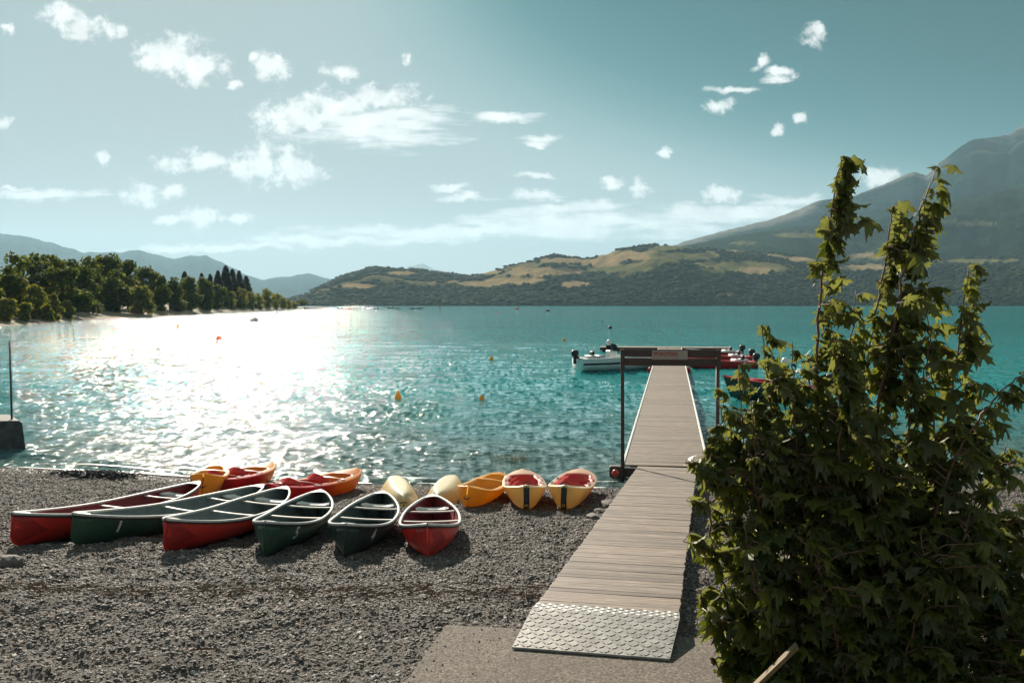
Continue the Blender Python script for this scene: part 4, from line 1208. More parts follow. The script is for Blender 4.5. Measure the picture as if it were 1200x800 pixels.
# ================================================================== KAYAKS
YEL = np.array([0.82, 0.42, 0.045]); CREAM = np.array([0.88, 0.79, 0.54]); REDK = np.array([0.55, 0.022, 0.030]); ORA = np.array([0.62, 0.12, 0.02])
def make_kayak(name, L, W, H, style, label, matrix, flip=False):
    """x along the boat; style: 'tandem' (two seats), 'child' (one open well)"""
    root = empty(name, matrix=matrix)
    tag(root, label, 'kayak', 'kayaks drawn up on the beach')
    ns, nv = 60, 25
    def half(x):
        s = abs(x) / (L / 2); return W / 2 * max(0.0, 1 - s ** 3.0) ** 0.56 + 0.012
    def keel(x):
        s = abs(x) / (L / 2); return 0.06 * s ** 3 + (0.07 * max(0, (s - 0.88) / 0.12) ** 2)
    def sheer(x):
        s = abs(x) / (L / 2); return H + 0.11 * s ** 2.2
    xs = [L / 2 * math.sin(math.pi / 2 * (-1 + 2 * i / ns)) for i in range(ns + 1)]
    qs = [0, 0.02, 0.06, 0.14, 0.28, 0.46, 0.66, 0.84, 1.0]
    v = []; col = []
    def shade(x, part_):
        s = x / (L / 2)
        if style == 'child': return YEL
        if style == 'cream': return CREAM * 0.6 + YEL * 0.4 if part_ != 'keel' else CREAM
        if style == 'redyel':
            t = min(1, max(0, (s - 0.15) / 0.55)); t = t * t * (3 - 2 * t)
            return REDK * (1 - t) + (YEL * 0.75 + ORA * 0.25) * t
        if style == 'orange':
            t = min(1, max(0, (s + 0.35) / 0.8)); t = t * t * (3 - 2 * t)
            return REDK * (1 - t) + (ORA * 0.55 + YEL * 0.45) * t
        t = min(1, max(0, (s + 0.55) / 0.35)); t = t * t * (3 - 2 * t)
        base = (YEL * 0.72 + CREAM * 0.28)
        if part_ == 'rim': return CREAM * (1 - 0.3 * t) + REDK * 0.3 * t
        return base * (1 - 0.55 * t) + (ORA * 0.6 + CREAM * 0.4) * 0.55 * t
    for x in xs:
        k, sh, w = keel(x), sheer(x), half(x)
        row = [(x, w * q ** 0.34, k + (sh - k) * q) for q in reversed(qs)] + [(x, -w * q ** 0.34, k + (sh - k) * q) for q in qs[1:]]
        # shallow keel ridges
        row = [(a, b_, c - 0.018 * math.exp(-((abs(b_) - w * 0.45) / 0.05) ** 2) * (1 if c < sh * 0.5 else 0)) for a, b_, c in row]
        v += row; col += [shade(x, 'keel' if abs(b_) < w * 0.55 else 'side') for a, b_, c in row]
    nc = 2 * len(qs) - 1
    me = new_mesh('hull', v, [tuple(reversed(f)) for f in grid_faces(len(xs), nc)], M['plastic'], True); set_col(me, np.array(col)); link('hull', me, root)
    # moulded deck with wells
    if style == 'child': wells = [(-0.62, 0.40, 0.70, 0.20), (0.52, 0.82, 0.55, 0.10)]
    elif style == 'cream': wells = [(-0.6, 0.5, 0.7, 0.16)]
    else: wells = [(-0.52, -0.22, 0.66, 0.15), (-0.18, 0.02, 0.60, 0.10), (0.06, 0.34, 0.66, 0.15), (0.38, 0.62, 0.60, 0.10), (-0.88, -0.60, 0.55, 0.09)]
    v = []; col = []
    def sm(a, b_, t): t = min(1, max(0, (t - a) / (b_ - a))); return t * t * (3 - 2 * t)
    xs2 = [L / 2 * (-1 + 2 * i / 110) for i in range(111)]
    for x in xs2:
        w, sh = half(x), sheer(x); s = x / (L / 2)
        for j in range(nv):
            t = -1 + 2 * j / (nv - 1)
            z = sh + 0.045 * (1 - t * t) * (1 if style != 'child' else 0.7) + 0.012 * math.exp(-((abs(t) - 0.93) / 0.05) ** 2)
            inw = 0
            for (u0, u1, vf, dp) in wells:
                g = sm(u0 - 0.025, u0 + 0.025, s) * (1 - sm(u1 - 0.025, u1 + 0.025, s)) * (1 - sm(vf - 0.07, vf + 0.07, abs(t)))
                z -= dp * g; inw = max(inw, g)
            v.append((x, t * w, z))
            if style in ('tandem', 'redyel', 'orange'):
                mid_ = sm(-0.62, -0.50, s) * (1 - sm(0.60, 0.75, s))
                c = shade(x, 'rim')
                if style == 'tandem': c = c * (1 - 0.9 * mid_ * (1 - sm(0.72, 0.86, abs(t)))) + REDK * 0.9 * mid_ * (1 - sm(0.72, 0.86, abs(t)))
                else: c = shade(x, 'side') * (1 - inw * 0.3) + (ORA if s > 0.3 else REDK) * inw * 0.3
                col.append(c)
            else:
                col.append(YEL * (1 - 0.35 * sm(0.75, 0.95, abs(t))) + CREAM * 0.35 * sm(0.75, 0.95, abs(t)) if style == 'child' else CREAM)
    me = new_mesh('deck', v, grid_faces(111, nv), M['plastic'], True)
    me.flip_normals(); set_col(me, np.array(col)); link('deck', me, root)
    if style in ('tandem', 'redyel', 'orange'):
        for xb in (-0.53 * L / 2, 0.05 * L / 2):      # seat backs
            v = []; w = half(xb) * 0.60; z0 = sheer(xb) - 0.10
            for i in range(11):
                a = -1 + i / 5
                for th, zz_ in ((0, 0), (0.05, 0.0), (0.065, 0.24 - 0.09 * a * a), (0.02, 0.27 - 0.10 * a * a)):
                    v.append((xb + th - 0.09 + 0.10 * a * a - zz_ * 0.25, a * w, z0 + zz_))
            part('seat_back', v, grid_faces(11, 4, True) + [(3, 2, 1, 0), (40, 41, 42, 43)], M['hull_red'], root, True)
            v = []
            for i in range(9):
                for j in range(9):
                    a, b_ = i / 8, -1 + j / 4
                    v.append((xb + 0.02 + a * 0.40, b_ * w * 0.95, z0 - 0.035 + 0.03 * b_ * b_ + 0.03 * a))
            part('seat', v, [tuple(reversed(q)) for q in grid_faces(9, 9)], M['hull_red'], root, True)
        for s in (-1, 1):
            for xk in (-0.30, 0.22):
                x = xk * L / 2; mb = MB()
                mb.tube([(x - 0.16, s * half(x) * 0.86, sheer(x) + 0.03), (x, s * half(x) * 0.84, sheer(x) + 0.045), (x + 0.16, s * half(x) * 0.86, sheer(x) + 0.03)], 0.012, 6)
                mb.build('side_handle', M['black'], root)
        # webbing strap over the stern and carrying toggle
        x = -L / 2 + 0.010; v = []
        for (xx, zz_) in ((-L / 2 + 0.20, sheer(-L / 2) + 0.012), (-L / 2 + 0.03, sheer(-L / 2) + 0.012), (-L / 2 - 0.02, sheer(-L / 2) - 0.03), (-L / 2 - 0.025, keel(L / 2) + 0.06), (-L / 2 + 0.05, 0.09), (-L / 2 + 0.12, 0.055)):
            v += [(xx, 0.055, zz_), (xx, -0.055, zz_)]
        part('strap', v, [tuple(reversed(q)) for q in grid_faces(6, 2)], M['black'], root)
        MB().tube([(-L / 2 + 0.12, -0.10, sheer(L / 2) + 0.03), (-L / 2 + 0.10, -0.06, sheer(L / 2) + 0.075), (-L / 2 + 0.10, 0.06, sheer(L / 2) + 0.075), (-L / 2 + 0.12, 0.10, sheer(L / 2) + 0.03)], 0.011, 6).build('carry_handle', M['black'], root)
    else:
        MB().tube([(-L / 2 + 0.03, -0.06, H * 0.75), (-L / 2 - 0.045, -0.03, H * 0.66), (-L / 2 - 0.045, 0.03, H * 0.66), (-L / 2 + 0.03, 0.06, H * 0.75)], 0.010, 6).build('carry_handle', M['black'], root)
    return root
def place(near, far, off_far, near_off=0.0):
    a = BG(*near, near_off); a.z -= near_off
    b_ = BG(*far, off_far); b_.z -= off_far
    return a, b_
KAY = [  # near foot px, far tip px, far height, style, width, height, roll, flip, label
    ((617, 600), (612, 558), 0.34, 'tandem', 0.88, 0.36, 0, False, 'yellow and red sit-on-top kayak with a straight dark strap, next to the single yellow kayak'),
    ((660, 600), (682, 555), 0.34, 'tandem', 0.88, 0.36, 2, False, 'yellow and red sit-on-top kayak with a dark strap loop, nearest the gangway'),
    ((226, 586), (349, 543), 0.30, 'redyel', 0.80, 0.34, 4, False, 'red sit-on-top kayak with a yellow tip lying behind the canoes nearest the water'),
    ((310, 597), (439, 553), 0.30, 'orange', 0.80, 0.34, 4, False, 'red to orange sit-on-top kayak pointing past the green canoe numbered 5'),
    ((545, 597), (584, 562), 0.28, 'child', 0.78, 0.32, 6, False, 'single small yellow kayak lying right way up beside the upturned kayaks'),
    ((473, 596), (460, 557), 0.20, 'cream', 0.74, 0.31, 0, True, 'upturned pale yellow kayak behind the canoe numbered 4'),
    ((513, 594), (531, 560), 0.20, 'cream', 0.74, 0.31, 0, True, 'upturned pale yellow kayak behind the end-on red canoe'),
    ((236, 588), (250, 556), 0.36, 'child', 0.70, 0.44, 4, False, 'yellow kayak tip showing behind the long red canoe')]
for near, far, off, style, w, h, roll, flip, label in KAY:
    a, b_ = place(near, far, off)
    L = (b_ - a).length
    print('kayak', style, round(L, 2))
    L2 = min(max(L, 2.3), 4.0)
    b_ = a + (b_ - a).normalized() * L2
    m = frame_matrix(a, b_); m.translation = (a + b_) / 2 + Vector((0, 0, 0.0 if not flip else h + 0.03))
    m = m @ Matrix.Rotation(R(roll + (180 if flip else 0)), 4, 'X')
    make_kayak('kayak', L2, w, h, style, label, m, flip)

# ================================================================== MOTORBOATS
def outboard(parent, x, y, z, s=1.0, yaw=0.0):
    r = empty('outboard_motor'); r.parent = parent; r.location = (x, y, z)
    MB().bbox((-0.18 * s, 0, 0.42 * s), (0.46 * s, 0.34 * s, 0.40 * s), 0.09 * s).build('cowl', M['black'], r, True)
    MB().bbox((-0.18 * s, 0, 0.0), (0.20 * s, 0.14 * s, 0.55 * s), 0.03).build('shaft', M['black'], r)
    MB().box((-0.03 * s, 0, 0.16 * s), (0.18 * s, 0.28 * s, 0.14 * s)).build('clamp', M['steel_dark'], r)
    return r
def make_boat(name, L, B, H, hullmat, topmat, label, matrix, group, stripe=True, console=True, kind='motorboat', antenna=True, seats=True):
    root = empty(name, matrix=matrix); tag(root, label, kind, group)
    ns = 26
    def half(t): return B / 2 * (1 - max(0, (t - 0.30) / 0.70) ** 2.3) * (0.93 + 0.07 * min(1, t / 0.3)) + 0.01
    def keel(t): return -0.22 + 0.30 * max(0, (t - 0.6) / 0.4) ** 2
    def sheer(t): return H + 0.26 * t ** 1.8
    xs = [L * i / ns for i in range(ns + 1)]
    prof = [(0, 0), (0.55, 0.18), (0.86, 0.36), (0.93, 0.55), (0.98, 0.78), (1.0, 1.0)]
    def ring(t, y_, q): return y_ * half(t), keel(t) + (sheer(t) - keel(t)) * q
    v = []
    for x in xs:
        t = x / L; rake = 0.22 * max(0, (t - 0.55) / 0.45)
        for y_, q in reversed(prof): a, z = ring(t, y_, q); v.append((x + rake * (q - 0.5) * 1.4, a, z))
        for y_, q in prof[1:]: a, z = ring(t, y_, q); v.append((x + rake * (q - 0.5) * 1.4, -a, z))
    nc = 2 * len(prof) - 1
    f = [tuple(reversed(q)) for q in grid_faces(ns + 1, nc)] + [tuple(range(nc))]
    part('hull', v, f, M[hullmat], root, True)
    # gunwale deck with open cockpit
    v = []
    for x in xs:
        t = x / L; w = half(t); z = sheer(t); rake = 0.154 * max(0, (t - 0.55) / 0.45)
        cock = 1 if 0.10 < t < 0.66 else 0
        inn = w * 0.80 if cock else w * 0.40
        zz_ = z - 0.32 if cock else z + 0.05
        v += [(x + rake, w + 0.02, z), (x + rake, w * 0.97, z + 0.045), (x + rake, w * 0.82, z + 0.045), (x + rake, inn, zz_), (x + rake, 0, zz_ + (0.03 if not cock else 0)), (x + rake, -inn, zz_), (x + rake, -w * 0.82, z + 0.045), (x + rake, -w * 0.97, z + 0.045), (x + rake, -w - 0.02, z)]
    part('deck', v, [tuple(reversed(q)) for q in grid_faces(ns + 1, 9)], M[topmat], root)
    if stripe:
        for s in (-1, 1):
            v = []
            for x in xs:
                t = x / L; rake = 0.22 * max(0, (t - 0.55) / 0.45)
                for q, y_ in ((0.62, 0.945), (0.74, 0.972)):
                    a, z = ring(t, y_, q); v.append((x + rake * (q - 0.5) * 1.4, s * (a + 0.012), z))
            fs = grid_faces(ns + 1, 2)
            part('stripe', v, fs, M['black'], root)
    if console:
        MB().bbox((L * 0.42, 0.0, H + 0.16), (0.55, 0.70, 0.75), 0.06).build('console', M[topmat], root)
        v = [(L * 0.50, -0.42, H + 0.50), (L * 0.50, 0.42, H + 0.50), (L * 0.44, 0.36, H + 0.95), (L * 0.44, -0.36, H + 0.95), (L * 0.40, -0.48, H + 0.50), (L * 0.40, 0.48, H + 0.50), (L * 0.38, 0.42, H + 0.86), (L * 0.38, -0.42, H + 0.86)]
        part('windscreen', v, [(0, 1, 2, 3), (1, 5, 6, 2), (4, 0, 3, 7)], M['glass_dark'], root)
        MB().lathe([(0.15, 0.0), (0.18, 0.16), (0.14, 0.30), (0.05, 0.38)], 10, (L * 0.40, 0.15, H + 0.85)).build('radar_dome', M['boat_white'], root, True)
    if seats:
        for k, x in enumerate((0.16, 0.27)):
            MB().bbox((L * x, 0, H + 0.03), (0.42, B * 0.62, 0.36), 0.06).build('seat', M['boat_white' if topmat != 'boat_white' else 'boat_grey'], root, True)
        MB().bbox((L * 0.20, 0.3, H + 0.32), (0.14, B * 0.28, 0.28), 0.04).build('seat_rest', M['black'], root, True)
    if antenna: MB().tube([(L * 0.24, B * 0.36, H), (L * 0.235, B * 0.36, H + 0.95)], [0.014, 0.008], 6).build('antenna', M['boat_white'], root)
    outboard(root, -0.02, 0, H - 0.05)
    return root
wa = G(677, 434, 0.0); wbx = wa + Vector((5.6, -0.1, 0)) ; wbx.y += 2.0
m = frame_matrix(Vector((wa.x, wa.y, 0)), Vector((wbx.x, wbx.y, 0)))
make_boat('motorboat', 5.7, 2.1, 0.76, 'boat_white', 'boat_white', 'white motorboat with a black stripe and outboard moored at the pontoon', m, None)
for (px, py, dx, dy, L, hm, lab) in [(883, 431, -4.6, -0.7, 4.6, 'boat_red', 'red open motorboat lying outermost in the moored row'),
                                    (878, 424.5, -4.6, -0.4, 4.6, 'boat_red', 'red open motorboat in the middle of the moored row'),
                                    (867, 418.5, -4.6, -0.3, 4.4, 'boat_red', 'red open motorboat moored against the cross platform')]:
    a = G(px, py, 0.0); b_ = a + Vector((dx, dy, 0))
    make_boat('motorboat', L, 1.75, 0.42, hm, 'boat_red' if L > 4.5 else 'boat_grey', lab, frame_matrix(a, b_), 'red boats moored at the pontoon', stripe=False, console=False, antenna=False)
a = G(968, 471, 0.0); b_ = G(880, 467, 0.0)
make_boat('motorboat', 4.4, 1.8, 0.70, 'hull_dark', 'boat_red', 'dark-hulled red boat half hidden behind the leafy shrub', frame_matrix(a, b_), None, stripe=False, console=True, antenna=False)
# far motorboat in the glitter
a = G(299, 376.3, 0.0); b_ = G(281, 375.0, 0.0)
fb = make_boat('motorboat', 4.8, 1.9, 0.6, 'boat_white', 'boat_white', 'small canopied motorboat floating in the sun glitter off the wooded point', frame_matrix(a, b_), None, stripe=True, console=False, antenna=False)
MB().bbox((2.6, 0, 1.95), (2.2, 1.6, 0.08), 0.02).build('canopy', M['canvas'], fb)
for x in (1.6, 3.6):
    for s in (-1, 1): MB().tube([(x, s * 0.75, 0.6), (x, s * 0.75, 1.93)], 0.025, 6).build('canopy_pole', M['steel_dark'], fb)

# distant boats, a few pixels each
def far_boat(px, py, L, matname, label, heading):
    a = G(px, py, 0.0); root = empty('distant_boat', a); root.rotation_euler.z = heading
    tag(root, label, 'boat', 'boats far out on the lake')
    v = []; n = 9
    for i in range(n):
        t = i / (n - 1); w = L * 0.17 * (1 - max(0, (t - 0.4) / 0.6) ** 2) + 0.02; x = (t - 0.5) * L; z = 0.75 + 0.3 * t
        v += [(x, w, z), (x, w * 0.7, -0.2), (x, -w * 0.7, -0.2), (x, -w, z)]
    part('hull', v, grid_faces(n, 4, True) + [(0, 1, 2, 3)], M[matname], root)
    MB().bbox((-L * 0.05, 0, 1.15), (L * 0.3, L * 0.2, 0.8), 0.1).build('cabin', M['boat_white' if matname != 'boat_white' else 'glass_dark'], root)
for i, (a, b_, L, mt, l, h) in enumerate([(399, 361.6, 7, 'black', 'dark distant boat closest to the islet', 0.2), (409, 362.6, 6, 'boat_white', 'pale distant boat just beyond the islet', 0.5), (425, 361.6, 5, 'black', 'small dark boat in the loose far group', 2.0), (432, 361.4, 5, 'boat_white', 'small white boat in the loose far group', 1.0), (441, 362.0, 5, 'black', 'tiny dark boat at the end of the far group', 0.1),
                                          (458, 361.2, 8, 'black', 'larger dark boat side by side with another far out', 0.0), (464, 361.6, 8, 'boat_grey', 'grey boat beside the larger dark far boat', 0.3), (488, 361.8, 13, 'black', 'long low dark boat under the far hill', 0.05), (606, 362, 5, 'boat_red', 'little red boat before the far village', 0.6), (642, 364.5, 3, 'black', 'very small dark boat before the far houses', 0.6), (885, 359.0, 9, 'boat_white', 'white boat close under the far wooded shore', 0.1)]):
    far_boat(a, b_, L, mt, l, h)
tag(MB().tube([(0, 0, -1), (0, 0, 6.5)], [0.25, 0.2], 8).build('marker_post', M['steel_dark'], None), 'dark marker post standing far out in the water', 'post').location = G(515.5, 364.8, 0)

# ------------------------------------------------------------------ buoys
def buoy(px, py, d, matname, label, shape='ball'):
    p = G(px, py, 0.0)
    root = empty('buoy', p); tag(root, label, 'buoy', 'buoys on the lake')
    r = d / 2
    if shape == 'ball': prof = [(0.05 * r, -0.7 * r), (0.7 * r, -0.6 * r), (r, 0.1 * r), (0.92 * r, 0.55 * r), (0.6 * r, 0.98 * r), (0.18 * r, 1.2 * r), (0.15 * r, 1.45 * r), (0.02, 1.5 * r)]
    else: prof = [(0.7 * r, -0.5 * r), (r, 0), (0.9 * r, 0.3 * r), (0.35 * r, 1.6 * r), (0.1 * r, 2.0 * r)]
    MB().lathe(prof, 16).build('float', M[matname], root, True)
    mb = MB(); pts = [(math.cos(k * math.pi / 6) * r * 0.16, 0, (1.55 if shape == 'ball' else 2.05) * r + math.sin(k * math.pi / 6) * r * 0.16) for k in range(13)]
    mb.tube(pts, r * 0.05, 5, False).build('ring', M['steel_dark'], root)
buoy(466.5, 466, 0.34, 'buoy_yellow', 'yellow cone buoy floating nearest the beach', 'cone')
buoy(564.5, 467, 0.26, 'buoy_yellow', 'small low yellow buoy near the beached kayaks')
buoy(576, 422, 0.36, 'buoy_yellow', 'yellow cone buoy farther out before the pontoon', 'cone')
buoy(661, 399.5, 0.45, 'buoy_yellow', 'dull orange buoy out beyond the white motorboat')
buoy(256.5, 397, 0.60, 'buoy_orange', 'bright orange buoy in the sun glitter')
buoy(209, 384, 0.8, 'canvas', 'brown cone buoy in the glitter off the bathers', 'cone')
buoy(715, 384.5, 0.75, 'black', 'black ball buoy beyond the cross platform')
buoy(705.5, 377.6, 0.5, 'black', 'small black buoy past the black ball buoy')
buoy(583, 366.5, 0.9, 'buoy_orange', 'tiny orange buoy far out before the hill')

# ------------------------------------------------------------------ people far away
def person(p, h, heading, shirt, label, arms=0.3):
    root = empty('person', p); root.rotation_euler.z = heading; tag(root, label, 'person', 'people on the water and far shore')
    verts = [(0, 0, .53), (0, 0, .62), (0, 0, .72), (0, 0, .80), (0, 0, .855), (0, 0.01, .90), (0, 0.015, .965),
             (.055, 0, .50), (.06, .02, .28), (.065, -.01, .05), (.065, .06, .015), (-.055, 0, .50), (-.06, -.02, .28), (-.065, -.03, .05), (-.065, .04, .015),
             (.11, 0, .80), (.15, 0.02, .63), (.13, .09 * arms * 3, .50), (-.11, 0, .80), (-.15, 0.02, .63), (-.13, .09 * arms * 3, .50)]
    edges = [(0, 1), (1, 2), (2, 3), (3, 4), (4, 5), (5, 6), (0, 7), (7, 8), (8, 9), (9, 10), (0, 11), (11, 12), (12, 13), (13, 14), (3, 15), (15, 16), (16, 17), (3, 18), (18, 19), (19, 20)]
    rad = [.075, .07, .08, .075, .035, .05, .052, .05, .038, .026, .022, .05, .038, .026, .022, .038, .03, .02, .038, .03, .02]
    me = bpy.data.meshes.new('body'); me.from_pydata([tuple(c * h for c in q) for q in verts], edges, [])
    o_ = link('body', me); mod = o_.modifiers.new('skin', 'SKIN')
    for i, r_ in enumerate(rad): me.skin_vertices[0].data[i].radius = (r_ * h, r_ * h)
    me.skin_vertices[0].data[0].use_root = True
    s_ = o_.modifiers.new('sub', 'SUBSURF'); s_.levels = 1; s_.render_levels = 1
    bpy.context.view_layer.update()
    me2 = bpy.data.meshes.new_from_object(o_.evaluated_get(bpy.context.evaluated_depsgraph_get()))
    me2.materials.clear(); me2.materials.append(M['skin']); me2.materials.append(M[shirt])
    for f in me2.polygons:
        zc = f.center.z / h
        f.material_index = 1 if 0.42 < zc < 0.84 and abs(f.center.x) < 0.14 * h else 0
        f.use_smooth = True
    o_.modifiers.clear(); o_.data = me2; o_.parent = root
    return root
sp_ = G(325, 367.5, 0.0)
sup = MB()
v = []
for i in range(13):
    t = -1 + i / 6; w = 0.4 * max(0.05, 1 - abs(t) ** 3) ** 0.7
    v += [(t * 1.6, w, 0.16), (t * 1.6, w, 0.02), (t * 1.6, -w, 0.02), (t * 1.6, -w, 0.16)]
sup.add(v, grid_faces(13, 4, True) + [(3, 2, 1, 0), (48, 49, 50, 51)])
so = sup.build('paddle_board', M['boat_white'], None, True); so.location = sp_; tag(so, 'paddle board carrying a standing person off the point', 'paddle board')
person(sp_ + Vector((0, 0, 0.16)), 1.78, 0.4, 'black', 'person in dark clothing standing on a paddle board', 0.6)
for px, inl, sh, l in [(157, 3, 'cloth_red', 'person in red standing by the water under the shaggy tree'), (187, 3, 'cloth_red', 'person in a red top beside the round olive tree'), (192, 5, 'cloth_red', 'person in red standing close to another bather'), (197, 3, 'boat_grey', 'person in a grey top at the end of the bathers'), (236, 2, 'black', 'person in dark clothes alone on the far sand')]:
    D = float(bank_Y(px)) + inl
    person(Vector(((px - CX) / F * D, D, float(bank_h(inl)) - 0.02)), 1.72, random.random() * 3, sh, l)
# islet stones under the dark rounded tree
isl = MB(); v = []
D = float(bank_Y(356)) + 60
for i in range(15):
    for j in range(7):
        a, b_ = -1 + i / 7, -1 + j / 3
        v.append(((366 - CX) / F * D + a * 22, D + b_ * 8, -0.6 + 2.0 * max(0, 1 - a * a) ** 0.5 * max(0, 1 - b_ * b_) ** 0.5 + 0.5 * float(vnoise(a * 4 + 9, b_ * 3))))
o = part('islet', v, grid_faces(15, 7), M['rock'], None, True); structure(o)

# ------------------------------------------------------------------ concrete block with pole on the left
bp = G(33, 531, 0.0)
cb = empty('concrete_block', (bp.x, bp.y, 0)); tag(cb, 'dark concrete launching block standing in the shallows, holding a thin pole', 'concrete block')
zt = P(20, 491, bp.y + 0.5).z
w = 3.2
v = [(0, 0, -0.5), (-w, -0.4, -0.5), (-w, 2.2, -0.5), (-1.4, 2.0, -0.5), (-0.22, 0.12, zt), (-w, -0.25, zt), (-w, 2.0, zt), (-1.4, 1.7, zt)]
bm = bmesh.new(); vs = [bm.verts.new(q) for q in v]
for f in [(3, 2, 1, 0), (4, 5, 6, 7), (0, 1, 5, 4), (1, 2, 6, 5), (2, 3, 7, 6), (3, 0, 4, 7)]: bm.faces.new([vs[i] for i in f])
bmesh.ops.recalc_face_normals(bm, faces=bm.faces[:]); bmesh.ops.bevel(bm, geom=bm.edges[:], offset=0.04, segments=2, affect='EDGES')
me = bpy.data.meshes.new('block'); bm.to_mesh(me); bm.free(); me.materials.append(M['concrete_dark']); link('block', me, cb)
pz_ = P(12, 400, bp.y + 0.5)
MB().tube([(pz_.x - bp.x, 0.5, zt - 0.1), (pz_.x - bp.x - 0.02, 0.5, pz_.z)], [0.03, 0.026], 8).build('pole', M['steel_dark'], cb, True)

# ------------------------------------------------------------------ stones, driftwood, reeds
def rock(px, py, s, seed, label):
    rnd = random.Random(seed)
    bm = bmesh.new(); bmesh.ops.create_icosphere(bm, subdivisions=2, radius=1)
    sx, sy, sz = s * rnd.uniform(0.8, 1.3), s * rnd.uniform(0.7, 1.0), s * rnd.uniform(0.45, 0.7)
    ax = [Vector((rnd.gauss(0, 1), rnd.gauss(0, 1), rnd.gauss(0, 1))).normalized() for _ in range(7)]
    for q in bm.verts:
        k = 1.0
        for a in ax: k = min(k, 0.78 / max(0.3, q.co.normalized().dot(a)))
        q.co *= k; q.co = Vector((q.co.x * sx, q.co.y * sy, q.co.z * sz))
    me = bpy.data.meshes.new('stone'); bm.to_mesh(me); bm.free(); me.materials.append(M['rock'])
    p = BG(px, py); o = link('stone', me, None, p + Vector((0, 0, sz * 0.25)), (0, 0, rnd.random() * 6))
    tag(o, label, 'stone', 'larger stones on the beach')
for i, (a, b_, s, l) in enumerate([(716, 593, 0.26, 'largest dark stone leaning toward the gangway'), (702, 601, 0.16, 'flat dark stone between the strapped kayak and gangway'), (697, 609, 0.20, 'dark angular stone by the gangway edge'), (690, 613, 0.13, 'small stone beside the dark angular stone'), (708, 583, 0.13, 'pale stone close to the chain'), (10, 661, 0.24, 'dark stone lying in front of the long red canoe'), (137, 661, 0.12, 'stone in the shadow of the canoe numbered 1'),
                                  (112, 557, 0.20, 'dark stone in the weed line at the water edge'), (125, 556, 0.16, 'rounded stone among weed at the water edge'), (136, 558, 0.14, 'smallest stone of the weed line at the water')]):
    rock(a, b_, s, 40 + i, l)
def scatter_twigs():
    rnd = random.Random(21); mb = MB()
    for k in range(420):
        px = rnd.uniform(-10, 640); py = rnd.gauss(690 + 0.006 * px, 4.5) if k < 300 else rnd.uniform(560, 800)
        p = BG(px, py, 0.035)
        if p.x > -1.2 and p.y < 9.2: continue
        a = rnd.uniform(-0.5, 0.5) + (math.pi / 2 if rnd.random() < 0.15 else 0); l = rnd.uniform(0.03, 0.13)
        d = Vector((math.cos(a), math.sin(a), rnd.uniform(-0.1, 0.1))) * l
        mb.tube([p - d, p + Vector((0, 0, rnd.uniform(0, 0.02))), p + d], [0.003, 0.006, 0.003], 4, False)
    o = mb.build('driftwood_debris', M['twig']); tag(o, 'thin line of brown twigs and driftwood across the pebbles', 'driftwood', kind='stuff')
scatter_twigs()
def weed_line():
    rnd = random.Random(31); mb = MB()
    for k in range(900):
        px = rnd.gauss(112, 17); py = 556.5 + rnd.gauss(0, 1.1) + (px - 112) * 0.02
        p = BG(px, py, 0.05); d = Vector((rnd.gauss(0, .12), rnd.gauss(0, .10), rnd.gauss(0, .03)))
        mb.tube([p - d, p + Vector((0, 0, rnd.uniform(0, .10))), p + d], [0.008, 0.014, 0.006], 3, False)
    o = mb.build('lake_weed', M['black']); tag(o, 'heap of dark lake weed at the water edge', 'weed', kind='stuff')
weed_line()
def foam():
    m, nt, b = mat_base('foam'); n = noise(nt, coords(nt, 'Object'), 30, 5, 0.7)
    nt.links.new(ramp(nt, n, [(0.3, (0.55, 0.57, 0.56)), (0.7, (0.82, 0.83, 0.82))]), b.inputs['Base Color']); b.inputs['Roughness'].default_value = 0.7
    xs = np.arange(-17, 14, 0.04); yy = np.interp(xs, SHX, SHY)
    v = []; f = []
    for band, (off, amp, wid) in enumerate(((0.10, 0.45, 0.30), (0.75, 0.5, 0.10))):
        c = yy + off + (vnoise(xs * 0.55 + band * 20, xs * 0) - 0.5) * amp
        w = np.clip(fbm(xs * 1.6 + band * 50, xs * 0 + 3, 3) - 0.42 + 0.26 * np.clip((-6 - xs) / 4, 0, 1), 0, 1) * wid * 2.2
        e1 = (fbm(xs * 9, xs * 0 + band, 2) - 0.5) * 0.06; e2 = (fbm(xs * 11 + 7, xs * 0 + band, 2) - 0.5) * 0.06
        for k in range(len(xs)):
            if w[k] < 0.012: continue
            n0 = len(v); zz = 0.022 + band * 0.02
            x1 = xs[k] + 0.041; kk = min(k + 1, len(xs) - 1)
            zl = lambda y: max(zz, float(beach_z(xs[k], y)) + 0.03)
            ya, yb, yc, yd = c[k] - w[k] / 2 + e1[k], c[kk] - w[kk] / 2 + e1[kk], c[kk] + w[kk] / 2 + e2[kk], c[k] + w[k] / 2 + e2[k]
            v += [(xs[k], ya, zl(ya)), (x1, yb, zl(yb)), (x1, yc, zl(yc)), (xs[k], yd, zl(yd))]; f.append((n0, n0 + 1, n0 + 2, n0 + 3))
    o = part('shore_foam', v, f, m); tag(o, 'thin broken line of white foam where the ripples reach the pebbles', 'foam', kind='stuff')
foam()
